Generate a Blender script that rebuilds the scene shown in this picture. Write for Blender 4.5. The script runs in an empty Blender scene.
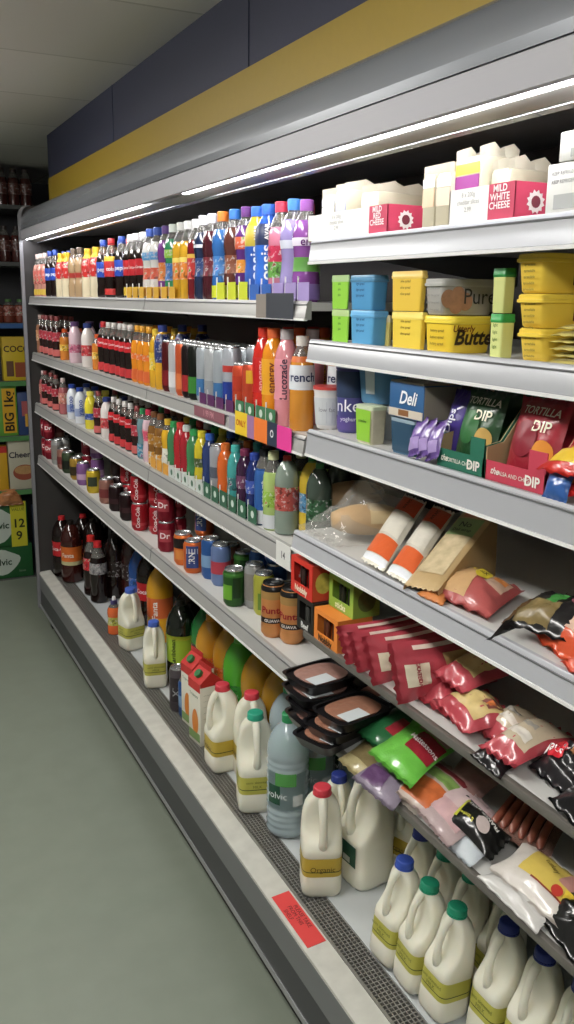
import bpy, bmesh, math, random
from mathutils import Vector, Matrix, noise
random.seed(7)
PI = math.pi
SC = bpy.context.scene
COL = SC.collection
H = 1.715                      # camera height above the floor

# ------------------------------------------------------------------ camera
R0 = Vector((0.89771, -0.44042, 0.01160)); R1 = Vector((-0.0930, -0.2150, -0.9722)); R2 = Vector((0.4300, 0.8716, -0.2340))
def build_axes():
    global R0, R1, R2
    f = 880.0; vx, vy, a = -157.0-287, 293.0-512, -45.0
    b = (-(vx*a)-f*f)/vy
    y = Vector((vx, vy, f)).normalized(); z = -Vector((a, b, f)).normalized(); x = y.cross(z)
    R0 = Vector((x.x, y.x, z.x)); R1 = Vector((x.y, y.y, z.y)); R2 = Vector((x.z, y.z, z.z))
build_axes()
F = 880.0
cd = bpy.data.cameras.new('camera'); cam = bpy.data.objects.new('camera', cd); COL.objects.link(cam)
m = Matrix(((R0.x, -R1.x, -R2.x, 0), (R0.y, -R1.y, -R2.y, 0), (R0.z, -R1.z, -R2.z, H), (0, 0, 0, 1)))
cam.matrix_world = m
cd.sensor_fit = 'VERTICAL'; cd.sensor_height = 36; cd.lens = F/1024*36; cd.clip_start = 0.02
SC.camera = cam
def ray(px, py):
    a, b = px-287, py-512
    return R0*a + R1*b + R2*F
def onz(px, py, z): d = ray(px, py); t = (z-H)/d.z; return Vector((d.x*t, d.y*t, z))
def onx(px, py, x): d = ray(px, py); t = x/d.x; return Vector((x, d.y*t, H+d.z*t))
def ony(px, py, y): d = ray(px, py); t = y/d.y; return Vector((d.x*t, y, H+d.z*t))
def y_for(px, X, z):
    q = R0 - R2*((px-287)/F); return -(q.x*X + q.z*(z-H))/q.y
def x_for(px, Y, z):
    q = R0 - R2*((px-287)/F); return -(q.y*Y + q.z*(z-H))/q.x
def onplane(px, py, x0, z0, s):            # surface rising s per metre into the case
    d = ray(px, py); t = (z0-H-s*x0)/(d.z-s*d.x); return Vector((d.x*t, d.y*t, H+d.z*t))

# ------------------------------------------------------------------ materials
def lin(h):
    h = h.lstrip('#'); v = [int(h[i:i+2], 16)/255 for i in (0, 2, 4)]
    l = .3*v[0]+.59*v[1]+.11*v[2]; v = [l+(c-l)*.88 for c in v]
    return tuple(c/12.92 if c <= .04045 else ((c+.055)/1.055)**2.4 for c in v) + (1,)
MATS = {}
def M(hexc, rough=.4, metal=0., trans=0., coat=0., var=0., scale=40., bump=0., ior=1.45, alpha=1., sss=0.):
    key = (hexc, rough, metal, trans, coat, var, scale, bump, ior, alpha, sss)
    if key in MATS: return MATS[key]
    mt = bpy.data.materials.new('surface_%d' % len(MATS)); mt.use_nodes = True
    nt = mt.node_tree; p = nt.nodes['Principled BSDF']
    c = lin(hexc); p.inputs['Base Color'].default_value = c
    p.inputs['Roughness'].default_value = rough; p.inputs['Metallic'].default_value = metal
    p.inputs['Transmission Weight'].default_value = trans; p.inputs['Coat Weight'].default_value = coat
    p.inputs['IOR'].default_value = ior; p.inputs['Alpha'].default_value = alpha
    if sss:
        p.inputs['Subsurface Weight'].default_value = sss; p.inputs['Subsurface Scale'].default_value = .01
        p.inputs['Subsurface Radius'].default_value = (1, .8, .6)
    if var or bump:
        tc = nt.nodes.new('ShaderNodeTexCoord'); nz = nt.nodes.new('ShaderNodeTexNoise')
        nz.inputs['Scale'].default_value = scale; nz.inputs['Detail'].default_value = 5
        nt.links.new(tc.outputs['Object'], nz.inputs['Vector'])
        if var:
            mx = nt.nodes.new('ShaderNodeMix'); mx.data_type = 'RGBA'
            lo = tuple(max(0, k*(1-var)) for k in c[:3])+(1,); hi = tuple(min(1, k*(1+var)) for k in c[:3])+(1,)
            mx.inputs[6].default_value = lo; mx.inputs[7].default_value = hi
            nt.links.new(nz.outputs['Fac'], mx.inputs[0]); nt.links.new(mx.outputs[2], p.inputs['Base Color'])
        if bump:
            bp = nt.nodes.new('ShaderNodeBump'); bp.inputs['Strength'].default_value = bump; bp.inputs['Distance'].default_value = .004
            nt.links.new(nz.outputs['Fac'], bp.inputs['Height']); nt.links.new(bp.outputs['Normal'], p.inputs['Normal'])
    MATS[key] = mt; return mt
def emit(hexc, s):
    key = ('e', hexc, s)
    if key in MATS: return MATS[key]
    mt = bpy.data.materials.new('glow_%d' % len(MATS)); mt.use_nodes = True
    p = mt.node_tree.nodes['Principled BSDF']
    p.inputs['Base Color'].default_value = lin(hexc); p.inputs['Emission Color'].default_value = lin(hexc); p.inputs['Emission Strength'].default_value = s
    MATS[key] = mt; return mt
def bricks(hexa, hexb, hexm, w, h, mortar=.012, rough=.8, rot=0):
    mt = bpy.data.materials.new('tiles'); mt.use_nodes = True; nt = mt.node_tree; p = nt.nodes['Principled BSDF']
    tc = nt.nodes.new('ShaderNodeTexCoord'); b = nt.nodes.new('ShaderNodeTexBrick')
    b.offset = 0; b.inputs['Color1'].default_value = lin(hexa); b.inputs['Color2'].default_value = lin(hexb); b.inputs['Mortar'].default_value = lin(hexm)
    b.inputs['Scale'].default_value = 1; b.inputs['Brick Width'].default_value = w; b.inputs['Row Height'].default_value = h; b.inputs['Mortar Size'].default_value = mortar
    mp = nt.nodes.new('ShaderNodeMapping'); mp.inputs['Rotation'].default_value = rot if rot else (0, 0, 0)
    nt.links.new(tc.outputs['Object'], mp.inputs['Vector']); nt.links.new(mp.outputs['Vector'], b.inputs['Vector']); nt.links.new(b.outputs['Color'], p.inputs['Base Color'])
    p.inputs['Roughness'].default_value = rough; return mt

# ------------------------------------------------------------------ mesh helpers
def mesh_from(bm, mat, smooth=35):
    bmesh.ops.recalc_face_normals(bm, faces=bm.faces)
    me = bpy.data.meshes.new('shape'); bm.to_mesh(me); bm.free()
    if smooth:
        me.polygons.foreach_set('use_smooth', [True]*len(me.polygons)); me.set_sharp_from_angle(angle=math.radians(smooth))
    me.materials.append(mat); return me
def obj(name, me, parent=None, loc=None):
    o = bpy.data.objects.new(name, me); COL.objects.link(o)
    if parent: o.parent = parent
    if loc is not None: o.location = loc
    return o
def empty(name, loc, rz=0, rot=None):
    o = bpy.data.objects.new(name, None); COL.objects.link(o); o.empty_display_size = .02
    o.location = loc; o.rotation_euler = rot if rot else (0, 0, rz); return o
def box_bm(bm, x0, x1, y0, y1, z0, z1, bev=0.):
    r = bmesh.ops.create_cube(bm, size=1); vs = r['verts']
    for v in vs: v.co = Vector(((x0+x1)/2+v.co.x*(x1-x0), (y0+y1)/2+v.co.y*(y1-y0), (z0+z1)/2+v.co.z*(z1-z0)))
    if bev:
        es = list({e for v in vs for e in v.link_edges})
        bmesh.ops.bevel(bm, geom=es, offset=bev, segments=2, affect='EDGES', profile=.5)
def box(x0, x1, y0, y1, z0, z1, mat, bev=0.):
    bm = bmesh.new(); box_bm(bm, x0, x1, y0, y1, z0, z1, bev); return mesh_from(bm, mat)
def lathe(prof, mat, seg=20, close=True, smooth=40):
    bm = bmesh.new(); rings = []
    for r, z in prof:
        if r < 1e-6: rings.append([bm.verts.new((0, 0, z))])
        else: rings.append([bm.verts.new((r*math.cos(2*PI*k/seg), r*math.sin(2*PI*k/seg), z)) for k in range(seg)])
    for a, b in zip(rings, rings[1:]):
        if len(a) == 1 and len(b) == 1: continue
        for k in range(seg):
            j = (k+1) % seg
            if len(a) == 1: bm.faces.new((a[0], b[k], b[j]))
            elif len(b) == 1: bm.faces.new((a[k], a[j], b[0]))
            else: bm.faces.new((a[k], a[j], b[j], b[k]))
    if close:
        for rg in (rings[0], rings[-1]):
            if len(rg) > 2: bm.faces.new(rg)
    return mesh_from(bm, mat, smooth)
def ring_pts(a, b, n, k=28, cx=0, cy=0, ap=None):
    out = []
    for i in range(k):
        t = 2*PI*i/k; c, s = math.cos(t), math.sin(t)
        x = math.copysign(abs(c)**(2/n), c); y = math.copysign(abs(s)**(2/n), s)
        aa = ap if (ap is not None and x > 0) else a
        out.append((cx+aa*x, cy+b*y))
    return out
def loft_bm(bm, rings, cap0=True, cap1=True):
    vs = [[bm.verts.new((x, y, z)) for x, y in pts] for z, pts in rings]; k = len(vs[0])
    for a, b in zip(vs, vs[1:]):
        for i in range(k): bm.faces.new((a[i], a[(i+1) % k], b[(i+1) % k], b[i]))
    if cap0: bm.faces.new(vs[0])
    if cap1: bm.faces.new(vs[-1])
def loft(rings, mat, cap0=True, cap1=True, smooth=40):
    bm = bmesh.new(); loft_bm(bm, rings, cap0, cap1); return mesh_from(bm, mat, smooth)
def tube_bm(bm, pts, rad, seg=8, sx=1.):
    pts = [Vector(p) for p in pts]; rs = []
    for i, p in enumerate(pts):
        d = (pts[min(i+1, len(pts)-1)]-pts[max(i-1, 0)]).normalized()
        a = d.cross(Vector((0, 1, 0)));
        if a.length < 1e-3: a = d.cross(Vector((1, 0, 0)))
        a.normalize(); b = d.cross(a); r = rad[i] if isinstance(rad, (list, tuple)) else rad
        rs.append([bm.verts.new(p+a*r*sx*math.cos(2*PI*k/seg)+b*r*math.sin(2*PI*k/seg)) for k in range(seg)])
    for a, b in zip(rs, rs[1:]):
        for k in range(seg): bm.faces.new((a[k], a[(k+1) % seg], b[(k+1) % seg], b[k]))
    bm.faces.new(rs[0]); bm.faces.new(rs[-1])
def extrude_profile(pts, y0, y1, mat, smooth=30, closed=True):    # pts are (x, z)
    bm = bmesh.new()
    a = [bm.verts.new((x, y0, z)) for x, z in pts]; b = [bm.verts.new((x, y1, z)) for x, z in pts]; n = len(pts)
    for i in range(n if closed else n-1): bm.faces.new((a[i], a[(i+1) % n], b[(i+1) % n], b[i]))
    if closed: bm.faces.new(a); bm.faces.new(b)
    return mesh_from(bm, mat, smooth)
TXT = {}
def text_flat(s, size, shear=0., bold=0.):
    key = (s, size, shear, bold)
    if key not in TXT:
        cu = bpy.data.curves.new('letters', 'FONT'); cu.body = s; cu.size = size; cu.align_x = 'CENTER'; cu.align_y = 'CENTER'
        cu.shear = shear; cu.offset = bold*size; cu.resolution_u = 3
        o = bpy.data.objects.new('letters', cu); me = bpy.data.meshes.new_from_object(o)
        bpy.data.objects.remove(o); bpy.data.curves.remove(cu)
        TXT[key] = ([v.co.copy() for v in me.vertices], [tuple(p.vertices) for p in me.polygons]); bpy.data.meshes.remove(me)
    return TXT[key]
def text_mesh(s, size, mat, fn, shear=0., bold=0.):              # fn maps flat (x, y) onto the surface
    vs, fs = text_flat(s, size, shear, bold)
    me = bpy.data.meshes.new('letters'); me.from_pydata([fn(v.x, v.y) for v in vs], [], fs); me.materials.append(mat); return me
def flat_fn(o, r, u): o, r, u = Vector(o), Vector(r).normalized(), Vector(u).normalized(); return lambda x, y: o+r*x+u*y

# ------------------------------------------------------------------ registry of things
THINGS = []
def register(o, desc, cat, where, group=None):
    o['category'] = cat; THINGS.append((o, desc, where, group))
ORD = ['', 'first', 'second', 'third', 'fourth', 'fifth', 'sixth', 'seventh', 'eighth', 'ninth', 'tenth', 'eleventh', 'twelfth', 'thirteenth', 'fourteenth', 'fifteenth', 'sixteenth']
def finish_labels():
    d = {}
    for t in THINGS: d.setdefault((t[1], t[2]), []).append(t)
    for (desc, where), ts in d.items():
        ts.sort(key=lambda t: -t[0].location.y); n = len(ts)
        for i, (o, _, _, g) in enumerate(ts):
            if n == 1: lab = f'{desc} {where}'
            elif n == 2: lab = f"{'farther' if i == 0 else 'nearer'} {desc} {where}"
            elif i == 0: lab = f'farthest {desc} {where}'
            elif i == n-1: lab = f'nearest {desc} {where}'
            else: lab = f'{ORD[i+1]} farthest {desc} {where}'
            if len(lab.split()) > 16: print('LONG LABEL', lab)
            o['label'] = lab
            if n > 1 or g: o['group'] = g or f'{desc} {where}'
def structure(name, me): o = obj(name, me); o['kind'] = 'structure'; return o

# ------------------------------------------------------------------ room
FLOOR, CEIL = 0., H+.724
WX = .92                                             # bulkhead wall above the case
fm = M('#7d8576', .38, var=.10, scale=9, bump=.02)
structure('floor', box(-2.2, 2.2, -2.5, 6.4, -.06, 0, fm))
cm = bricks('#e6e3df', '#dbd8d4', '#c6c3be', 1.2, .6, .006, .9)
structure('ceiling', box(-2.2, 2.2, -2.5, 6.4, CEIL, CEIL+.06, cm))
wm = M('#55565c', .8, var=.05, scale=6)
structure('wall_back', box(-2.2, 2.2, 6.3, 6.4, 0, CEIL, M('#46464a', .8, var=.05)))
structure('wall_right', box(1.6, 1.7, -2.5, 6.4, 0, CEIL, wm))
structure('wall_left', box(-2.2, -2.1, -2.5, 6.4, 0, CEIL, M('#9a9a96', .8)))
structure('wall_front', box(-2.2, 1.7, -2.5, -2.4, 0, CEIL, M('#8a8a88', .8)))
ZY = H+.5345
WEND = 4.44
bands = structure('wall_bulkhead', box(WX, 1.6, -2.4, WEND, ZY, CEIL, M('#33364c', .6, var=.08, scale=120)))
structure('trim_1', box(WX-.003, 1.6, -2.4, WEND, H+.405, ZY, M('#a1841f', .5, var=.05, scale=60)))
jn = bmesh.new()
for yy in (0.9, 2.1, 3.3): box_bm(jn, WX-.002, WX+.001, yy-.0015, yy+.0015, ZY, CEIL)
structure('trim_2', mesh_from(jn, M('#2a2d44', .7)))
# ceiling lights of the shop (above and behind the camera)
for i, (lx, ly) in enumerate(((-.25, -.6), (-.25, 1.5), (-.25, 3.4))):
    t = empty('ceiling_light', (lx, ly, CEIL))
    bm = bmesh.new()
    for a in (-1, 1):
        box_bm(bm, a*.15-.012, a*.15+.012, -.62, .62, -.05, -.001); box_bm(bm, -.15, .15, a*.61-.012, a*.61+.012, -.05, -.001)
    obj('frame', mesh_from(bm, M('#d8d8d8', .5)), t)
    obj('diffuser', box(-.138, .138, -.598, .598, -.085, -.03, emit('#fbf8f2', 27)), t)
    register(t, 'long white fluorescent ceiling light', 'ceiling light', 'above the aisle')

# ------------------------------------------------------------------ refrigerated case
CY0, CY1 = -.3, 4.47
BK = 1.30
GREY, LGREY = M('#9a9c9e', .35, metal=.25), M('#b9b9b6', .5)
case = empty('refrigerated_display_case', (.8, 2.0, 0))
def cpart(name, me):
    o = obj(name, me, case); o.location = (-.8, -2.0, 0); return o
cpart('back_panel', box(BK, BK+.05, CY0, CY1, .1, H+.36, M('#413d3b', .5, var=.12, scale=8)))
hood = [(.781, H+.302), (.7795, H+.318)]
for k in range(0, 9):
    a = PI - (k/8)*PI/2; hood.append((.861+.081*math.cos(a), H+.318+.085*math.sin(a)))
hood += [(1.35, H+.403), (1.35, H+.37), (.87, H+.37), (.80, H+.31), (.792, H+.302)]
cpart('canopy_hood', extrude_profile(hood, CY0, CY1, M('#82868c', .24, metal=.35, var=.04, scale=5), 50))
cpart('canopy_fascia', extrude_profile([(.786, H+.302), (.779, H+.298), (.7815, H+.2555), (.787, H+.2525), (.795, H+.2555), (.80, H+.302)], CY0, CY1, M('#a3a2a8', .45, var=.03, scale=4)))
cpart('canopy_underside', extrude_profile([(.80, H+.268), (.862, H+.258), (.862, H+.268), (BK, H+.30), (BK, H+.32), (.80, H+.30)], CY0, CY1, M('#5c5c5c', .5)))
cpart('blind_rail', extrude_profile([(.852, H+.2455), (.861, H+.2415), (.866, H+.2455), (.866, H+.258), (.852, H+.26)], CY0, CY1, M('#b9bcbe', .25, metal=.7)))
for (a, b) in ((CY0+.02, y_for(183, .80, H+.25)), (y_for(140, .80, H+.25), CY1-.04)):
    lm = cpart('lamp', extrude_profile([(.7965, H+.2655), (.794, H+.262), (.795, H+.257), (.800, H+.2545), (.806, H+.2545), (.811, H+.257), (.812, H+.262), (.8095, H+.2655)], a, b, emit('#f8f8ff', 42)))
cpart('lamp_reflector', extrude_profile([(.815, H+.268), (.815, H+.2555), (.848, H+.2475), (.852, H+.2475), (.852, H+.262)], CY0, CY1, M('#b4b0aa', .5, var=.12, scale=14)))
# lower front
cpart('bumper_top', extrude_profile([(.7755, H-1.397), (.7765, H-1.3925), (.836, H-1.388), (.8365, H-1.41), (.7765, H-1.42)], CY0, CY1, M('#c4c3ba', .5, var=.22, scale=22)))
cpart('bumper_face', extrude_profile([(.7745, H-1.3985), (.7735, H-1.474), (.80, H-1.474), (.80, H-1.40)], CY0, CY1, M('#77787a', .4, metal=.2)))
cpart('lower_panel', extrude_profile([(.779, H-1.474), (.775, H-1.568), (.80, H-1.572), (.80, H-1.474)], CY0, CY1, M('#454548', .4, metal=.2)))
cpart('edge_trim', extrude_profile([(.7725, H-1.563), (.7715, H-1.577), (.778, H-1.584), (.80, H-1.584), (.80, H-1.563)], CY0, CY1, M('#a8a9ab', .3, metal=.5)))
cpart('kick_plate', box(.835, .86, CY0, CY1-.03, 0, H-1.58, M('#161416', .6)))
cpart('base_tank', extrude_profile([(.80, H-1.58), (BK, H-1.58), (BK, H-1.43), (.842, H-1.43), (.842, H-1.47), (.80, H-1.47)], CY0, CY1, M('#222224', .6)))
DZ = H-1.405                                          # deck level
cpart('deck_pan', box(.915, BK, CY0, CY1, DZ-.02, DZ, M('#c3c8ca', .4, var=.05, scale=6)))
g = bmesh.new()
for k in range(7):
    xx = .853+k*.0098; box_bm(g, xx-.0012, xx+.0012, CY0, CY1-.03, DZ-.008, DZ)
n = int((CY1-CY0)/.0105)
for k in range(n):
    yy = CY0+k*.0105; box_bm(g, .853, .9118, yy-.0012, yy+.0012, DZ-.007, DZ-.0006)
box_bm(g, .846, .853, CY0, CY1-.03, DZ-.01, DZ+.002)
cpart('air_grille', mesh_from(g, M('#94928c', .4, metal=.5), 0))
cpart('grille_lip', extrude_profile([(.8365, H-1.392), (.8405, H-1.4), (.8405, H-1.428), (.8365, H-1.42)], CY0, CY1, M('#5d5c58', .4, metal=.5)))
# end panel with rounded front corners
ep = []
for k in range(6):
    a = PI/2+k/5*PI/2; ep.append((.82+.045*math.cos(a), H+.365+.045*math.sin(a)))
ep += [(.768, H-1.40), (.766, H-1.58), (.81, H-1.62), (.83, 0), (1.38, 0), (1.38, H+.41)]
cpart('end_panel', extrude_profile(ep, CY1, CY1+.03, M('#3c3a39', .4, metal=.1)))
te = [(x-.004, z) for x, z in ep[:9]]; te2 = [(x+.012, z) for x, z in reversed(ep[:9])]
cpart('end_trim', extrude_profile(te+te2, CY1-.012, CY1+.001, M('#86868a', .35, metal=.3)))
register(case, 'long grey open fronted refrigerated display case', 'display fridge', 'lining the aisle, holding every drink and food shelf')

# red handwritten sticker on the bumper
rl, rr = onz(270, 897, H-1.39), onz(309, 929, H-1.39)
ya, yb = y_for(270, .781, H-1.3917), y_for(306, .781, H-1.3917)
st = empty('sticker', (.808, (ya+yb)/2, H-1.3895)); st.rotation_euler = (0, -math.radians(4.3), 0)
w = abs(ya-yb)
obj('card', box(-.023, .023, -w/2, w/2, 0, .0008, M('#e8403e', .6)), st)
for k, s in enumerate(('PLEASE TAKE', 'FROM THIS', 'SHELF')):
    obj('lettering', text_mesh(s, .014, M('#5a1a20', .7), flat_fn((.012-k*.013, .01*k, .0014), (0, -1, 0), (1, 0, 0))), st)
register(st, 'red paper sticker with dark handwriting', 'sticker', 'stuck on the white bumper strip')

# ------------------------------------------------------------------ shelves
YB = [1.548, 2.60, 3.59, 4.455]
LZ = [(-.040, -.004), (-.306, -.268), (-.560, -.514), (-.820, -.776)]      # rail bottom / rail top
RZ = [(.065, .108), (-.117, -.076), (-.302, -.251), (-.493, -.455), (-.670, -.655), (-.868, -.852)]
LX = .80; RXX = [.80, .80, .80, .772, .775, .782]
RAILL, RAILR = M('#a3a29f', .35, metal=.15, var=.03, scale=20), M('#a9abb0', .3, metal=.1, var=.02, scale=20)
SHELFM = M('#c9c8c4', .4, var=.04, scale=10)
def surf(r): return H+r[1]-.003
BAYN = ['nearest drinks bay', 'middle drinks bay', 'farthest drinks bay']
LVL = ['top', 'second', 'third', 'fourth']
def shelf(x, y0, y1, r, railm, label, where, thin=False, ticks=()):
    zb, zt = H+r[0], H+r[1]; s = empty('fridge_shelf', (x, (y0+y1)/2, zt-.003)); oy = (y0+y1)/2
    def p(name, me): o = obj(name, me, s); o.location = (-x, -oy, -(zt-.003)); return o
    sz = zt-.003
    p('shelf_plate', box(x+.012, BK-.01, y0+.004, y1-.004, sz-.016, sz, SHELFM))
    if thin:
        p('front_edge', box(x, x+.012, y0+.004, y1-.004, zb, zt, railm, .003))
    else:
        p('price_rail', extrude_profile([(x, zb), (x-.002, zb+.004), (x+.003, zt-.004), (x+.006, zt), (x+.013, zt), (x+.013, zb)], y0+.003, y1-.003, railm))
        p('rail_lip', box(x-.004, x+.004, y0+.003, y1-.003, zb-.002, zb+.003, M('#e2e2e0', .3)))
        p('ticket_channel', box(x+.0005, x+.006, y0+.003, y1-.003, zt-.0085, zt-.0062, M('#6c6d6f', .4)))
    for yy in (y0+.02, y1-.02):
        bm = bmesh.new(); vs = [(BK-.01, sz-.016), (BK-.01, sz-.075), (BK-.06, sz-.07), (x+.12, sz-.03), (x+.1, sz-.016)]
        a = [bm.verts.new((X, yy-.0015, Z)) for X, Z in vs]; b = [bm.verts.new((X, yy+.0015, Z)) for X, Z in vs]
        bm.faces.new(a); bm.faces.new(b)
        for i in range(5): bm.faces.new((a[i], a[(i+1) % 5], b[(i+1) % 5], b[i]))
        p('bracket', mesh_from(bm, M('#6a6b6d', .4, metal=.4)))
    for tk in ticks:
        a, b, hexc, zlo, zhi = tk[:5]
        dx = .008
        p('price_ticket', box(x-.005-dx*.0, x-.0035, b, a, zlo, zhi, M(hexc, .45)))
        if len(tk) > 5:
            t2 = tk[5]; p('lettering', text_mesh(t2, tk[6], M(tk[7], .5), flat_fn((x-.0056, (a+b)/2, (zlo+zhi)/2), (0, -1, 0), (0, 0, 1)), bold=.02))
    register(s, label, 'shelf', where)
    return s
def tick(pa, pb, x, r, hexc, lo=.1, hi=.95, *txt):
    zb, zt = H+r[0], H+r[1]; z0 = zb+(zt-zb)*lo; z1 = zb+(zt-zb)*hi
    return (y_for(pa, x, zb), y_for(pb, x, zb), hexc, z0, z1)+txt
tk = {}
tk[(0, 0)] = [tick(258, 268, LX, LZ[0], '#8a8178', 0, 1.35), tick(268, 295, LX, LZ[0], '#3d4048', 0, 1.4)]
tk[(1, 0)] = [tick(196, 226, LX, LZ[1], '#8c5560', .2, .9, '1 99 PM', .022, '#c98a92'), tick(231, 237, LX, LZ[1], '#9a93a0'), tick(237, 249, LX, LZ[1], '#e8c022', -.05, 1.35, 'ONLY', .02, '#c4571c'), tick(249, 256, LX, LZ[1], '#9c6f9a', -.05, 1.3),
    tick(256, 269, LX, LZ[1], '#f0762a', -.05, 1.3), tick(269, 279, LX, LZ[1], '#31384c', -.05, 1.3, 'O', .022, '#e0e0e0'), tick(279, 293, LX, LZ[1], '#e83a96', -.05, 1.25)]
tk[(2, 0)] = [tick(278, 292, LX, LZ[2], '#d8d8d4', -.05, 1.1, '14', .022, '#55555a')]
for li in range(4):
    for bi in range(3):
        shelf(LX, YB[bi], YB[bi+1], LZ[li], RAILL, 'grey fridge shelf', f'at {LVL[li]} level in the {BAYN[bi]}', ticks=tk.get((li, bi), ()))
RN = ['topmost white food shelf under bright cheese trays', 'white food shelf carrying stacked butter tubs', 'white food shelf carrying pots and dip boxes', 'white food shelf carrying wraps and rolls', 'thin edged shelf carrying red cheese bags', 'thin edged shelf carrying black meat trays']
for ri in range(6):
    shelf(RXX[ri], CY0+.02, YB[0]-(.05 if ri == 4 else .006), RZ[ri], RAILR if ri < 4 else M('#716d66', .4, metal=.3), RN[ri], 'in the near bay', thin=ri > 3)

# ------------------------------------------------------------------ bottle and can kinds
SH = {
 'soda':  [(0, 0), (.80, 0), (.98, .025), (1, .06), (1, .14), (.93, .22), (.97, .30), (1, .38), (1, .60), (.93, .68), (.70, .78), (.46, .87), (.38, .91), (.38, .935)],
 'sport': [(0, 0), (.85, 0), (1, .03), (1, .24), (.90, .33), (.86, .42), (.92, .52), (1, .60), (.97, .70), (.78, .80), (.46, .88), (.42, .91)],
 'slim':  [(0, 0), (.88, 0), (1, .02), (1, .30), (.93, .40), (1, .50), (1, .66), (.92, .76), (.60, .86), (.46, .90), (.46, .915)],
 'juice': [(0, 0), (.9, 0), (1, .02), (1, .62), (.96, .70), (.72, .81), (.46, .88), (.44, .915)],
 'big':   [(0, 0), (.70, 0), (.94, .02), (1, .06), (1, .28), (.97, .30), (.97, .56), (1, .58), (1, .68), (.95, .75), (.80, .83), (.52, .91), (.30, .945), (.27, .955), (.27, .965)],
}
def rad_at(prof, z):
    for (r0, z0), (r1, z1) in zip(prof, prof[1:]):
        if z0 <= z <= z1 and z1 > z0: return r0+(r1-r0)*(z-z0)/(z1-z0)
    return prof[-1][0]
def patch(prof, z0, z1, a0, a1, mat, eps=.0007):
    full = a1-a0 > 2*PI-.01; seg = 20 if full else max(3, int((a1-a0)/.25)); zs = sorted({z0, z1} | {z for r, z in prof if z0 < z < z1} | {z0+(z1-z0)*.5})
    bm = bmesh.new(); rows = []
    for z in zs:
        r = rad_at(prof, z)+eps
        rows.append([bm.verts.new((r*math.cos(a0+(a1-a0)*k/seg), r*math.sin(a0+(a1-a0)*k/seg), z)) for k in range(seg if full else seg+1)])
    for a, b in zip(rows, rows[1:]):
        kk = len(a)
        for k in range(kk if full else kk-1): bm.faces.new((a[k], a[(k+1) % kk], b[(k+1) % kk], b[k]))
    return mesh_from(bm, mat)
NECK = {}
def Mprint(hexc):                    # printed label artwork: patches of ink round the main colour
    key = ('p', hexc)
    if key in MATS: return MATS[key]
    mt = bpy.data.materials.new('print_%d' % len(MATS)); mt.use_nodes = True; nt = mt.node_tree; p = nt.nodes['Principled BSDF']
    c = lin(hexc); tc = nt.nodes.new('ShaderNodeTexCoord'); nz = nt.nodes.new('ShaderNodeTexNoise'); nz.inputs['Scale'].default_value = 70; nz.inputs['Detail'].default_value = 3
    rp = nt.nodes.new('ShaderNodeValToRGB'); rp.color_ramp.interpolation = 'CONSTANT'
    e = rp.color_ramp.elements; e[0].position = 0; e[0].color = tuple(k*.35 for k in c[:3])+(1,)
    e[1].position = .40; e[1].color = c
    q = e.new(.58); q.color = tuple(min(1, k*.5+.35) for k in c[:3])+(1,)
    q = e.new(.66); q.color = (c[1]*.8+.05, c[0]*.6, c[2]*.5+.02, 1)
    nt.links.new(tc.outputs['Object'], nz.inputs['Vector']); nt.links.new(nz.outputs['Fac'], rp.inputs[0]); nt.links.new(rp.outputs[0], p.inputs['Base Color'])
    p.inputs['Roughness'].default_value = .3; MATS[key] = mt; return mt
KIND = {}
def bottle(key, name, shape, h, r, body, cap, labels, desc, text=None, capw=None, trans=0., seg=20):
    prof = [(a*r, z*h) for a, z in SH[shape]]; top = prof[-1]
    parts = []
    bmesh_mat = M(body, .10, trans=trans, coat=.6) if trans == 0 else M(body, .06, trans=trans, ior=1.25)
    if shape in ('soda', 'juice', 'sport') and trans == 0 and not capw:
        zc = (.80 if shape == 'sport' else .745)*h; rc = rad_at(prof, zc)
        parts.append(('body', lathe([q for q in prof if q[1] < zc]+[(rc, zc), (0, zc)], bmesh_mat, seg)))
        parts.append(('clear_neck', lathe([(rc, zc+.0002)]+[q for q in prof if q[1] > zc]+[(0, top[1])], M(NECK.get(body, '#b9b6ae'), .07, trans=.75, ior=1.2, coat=.5), seg)))
    else: parts.append(('body', lathe(prof+[(0, top[1])], bmesh_mat, seg)))
    cr = capw*r if capw else top[0]*1.18; z0 = top[1]-.004
    parts.append(('cap', lathe([(0, z0), (cr, z0), (cr, h-.0015), (cr*.9, h), (0, h)], M(cap, .4), 16)))
    if trans == 0 and shape in ('soda', 'big'):
        parts.append(('neck_ring', lathe([(top[0]*1.02, z0-.006), (top[0]*1.3, z0-.005), (top[0]*1.3, z0-.002), (top[0]*1.02, z0-.001)], M(cap, .4), 16, close=False)))
    for lb in labels:
        z0, z1, hexc = lb[:3]; a0, a1 = lb[3:5] if len(lb) > 3 else (0, 2*PI)
        parts.append(('label', patch(prof, z0*h, z1*h, a0, a1, Mprint(hexc) if z1 > .25 and not text and z1-z0 > .1 else M(hexc, .35), .0007+.0004*(len(lb) > 3))))
    if text:
        for (s, size, zc, ang, hexc, vert) in text:
            def fn(x, y, zc=zc, ang=ang, vert=vert):
                if vert: x, y = -y, x
                z = zc*h+y; rr = rad_at(prof, min(max(z, 0), h))+.0017; a = ang+x/rr
                return (rr*math.cos(a), rr*math.sin(a), z)
            parts.append(('lettering', text_mesh(s, size, M(hexc, .4), fn, bold=.015)))
    KIND[key] = (name, parts, desc, 'bottle', h, r)
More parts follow.
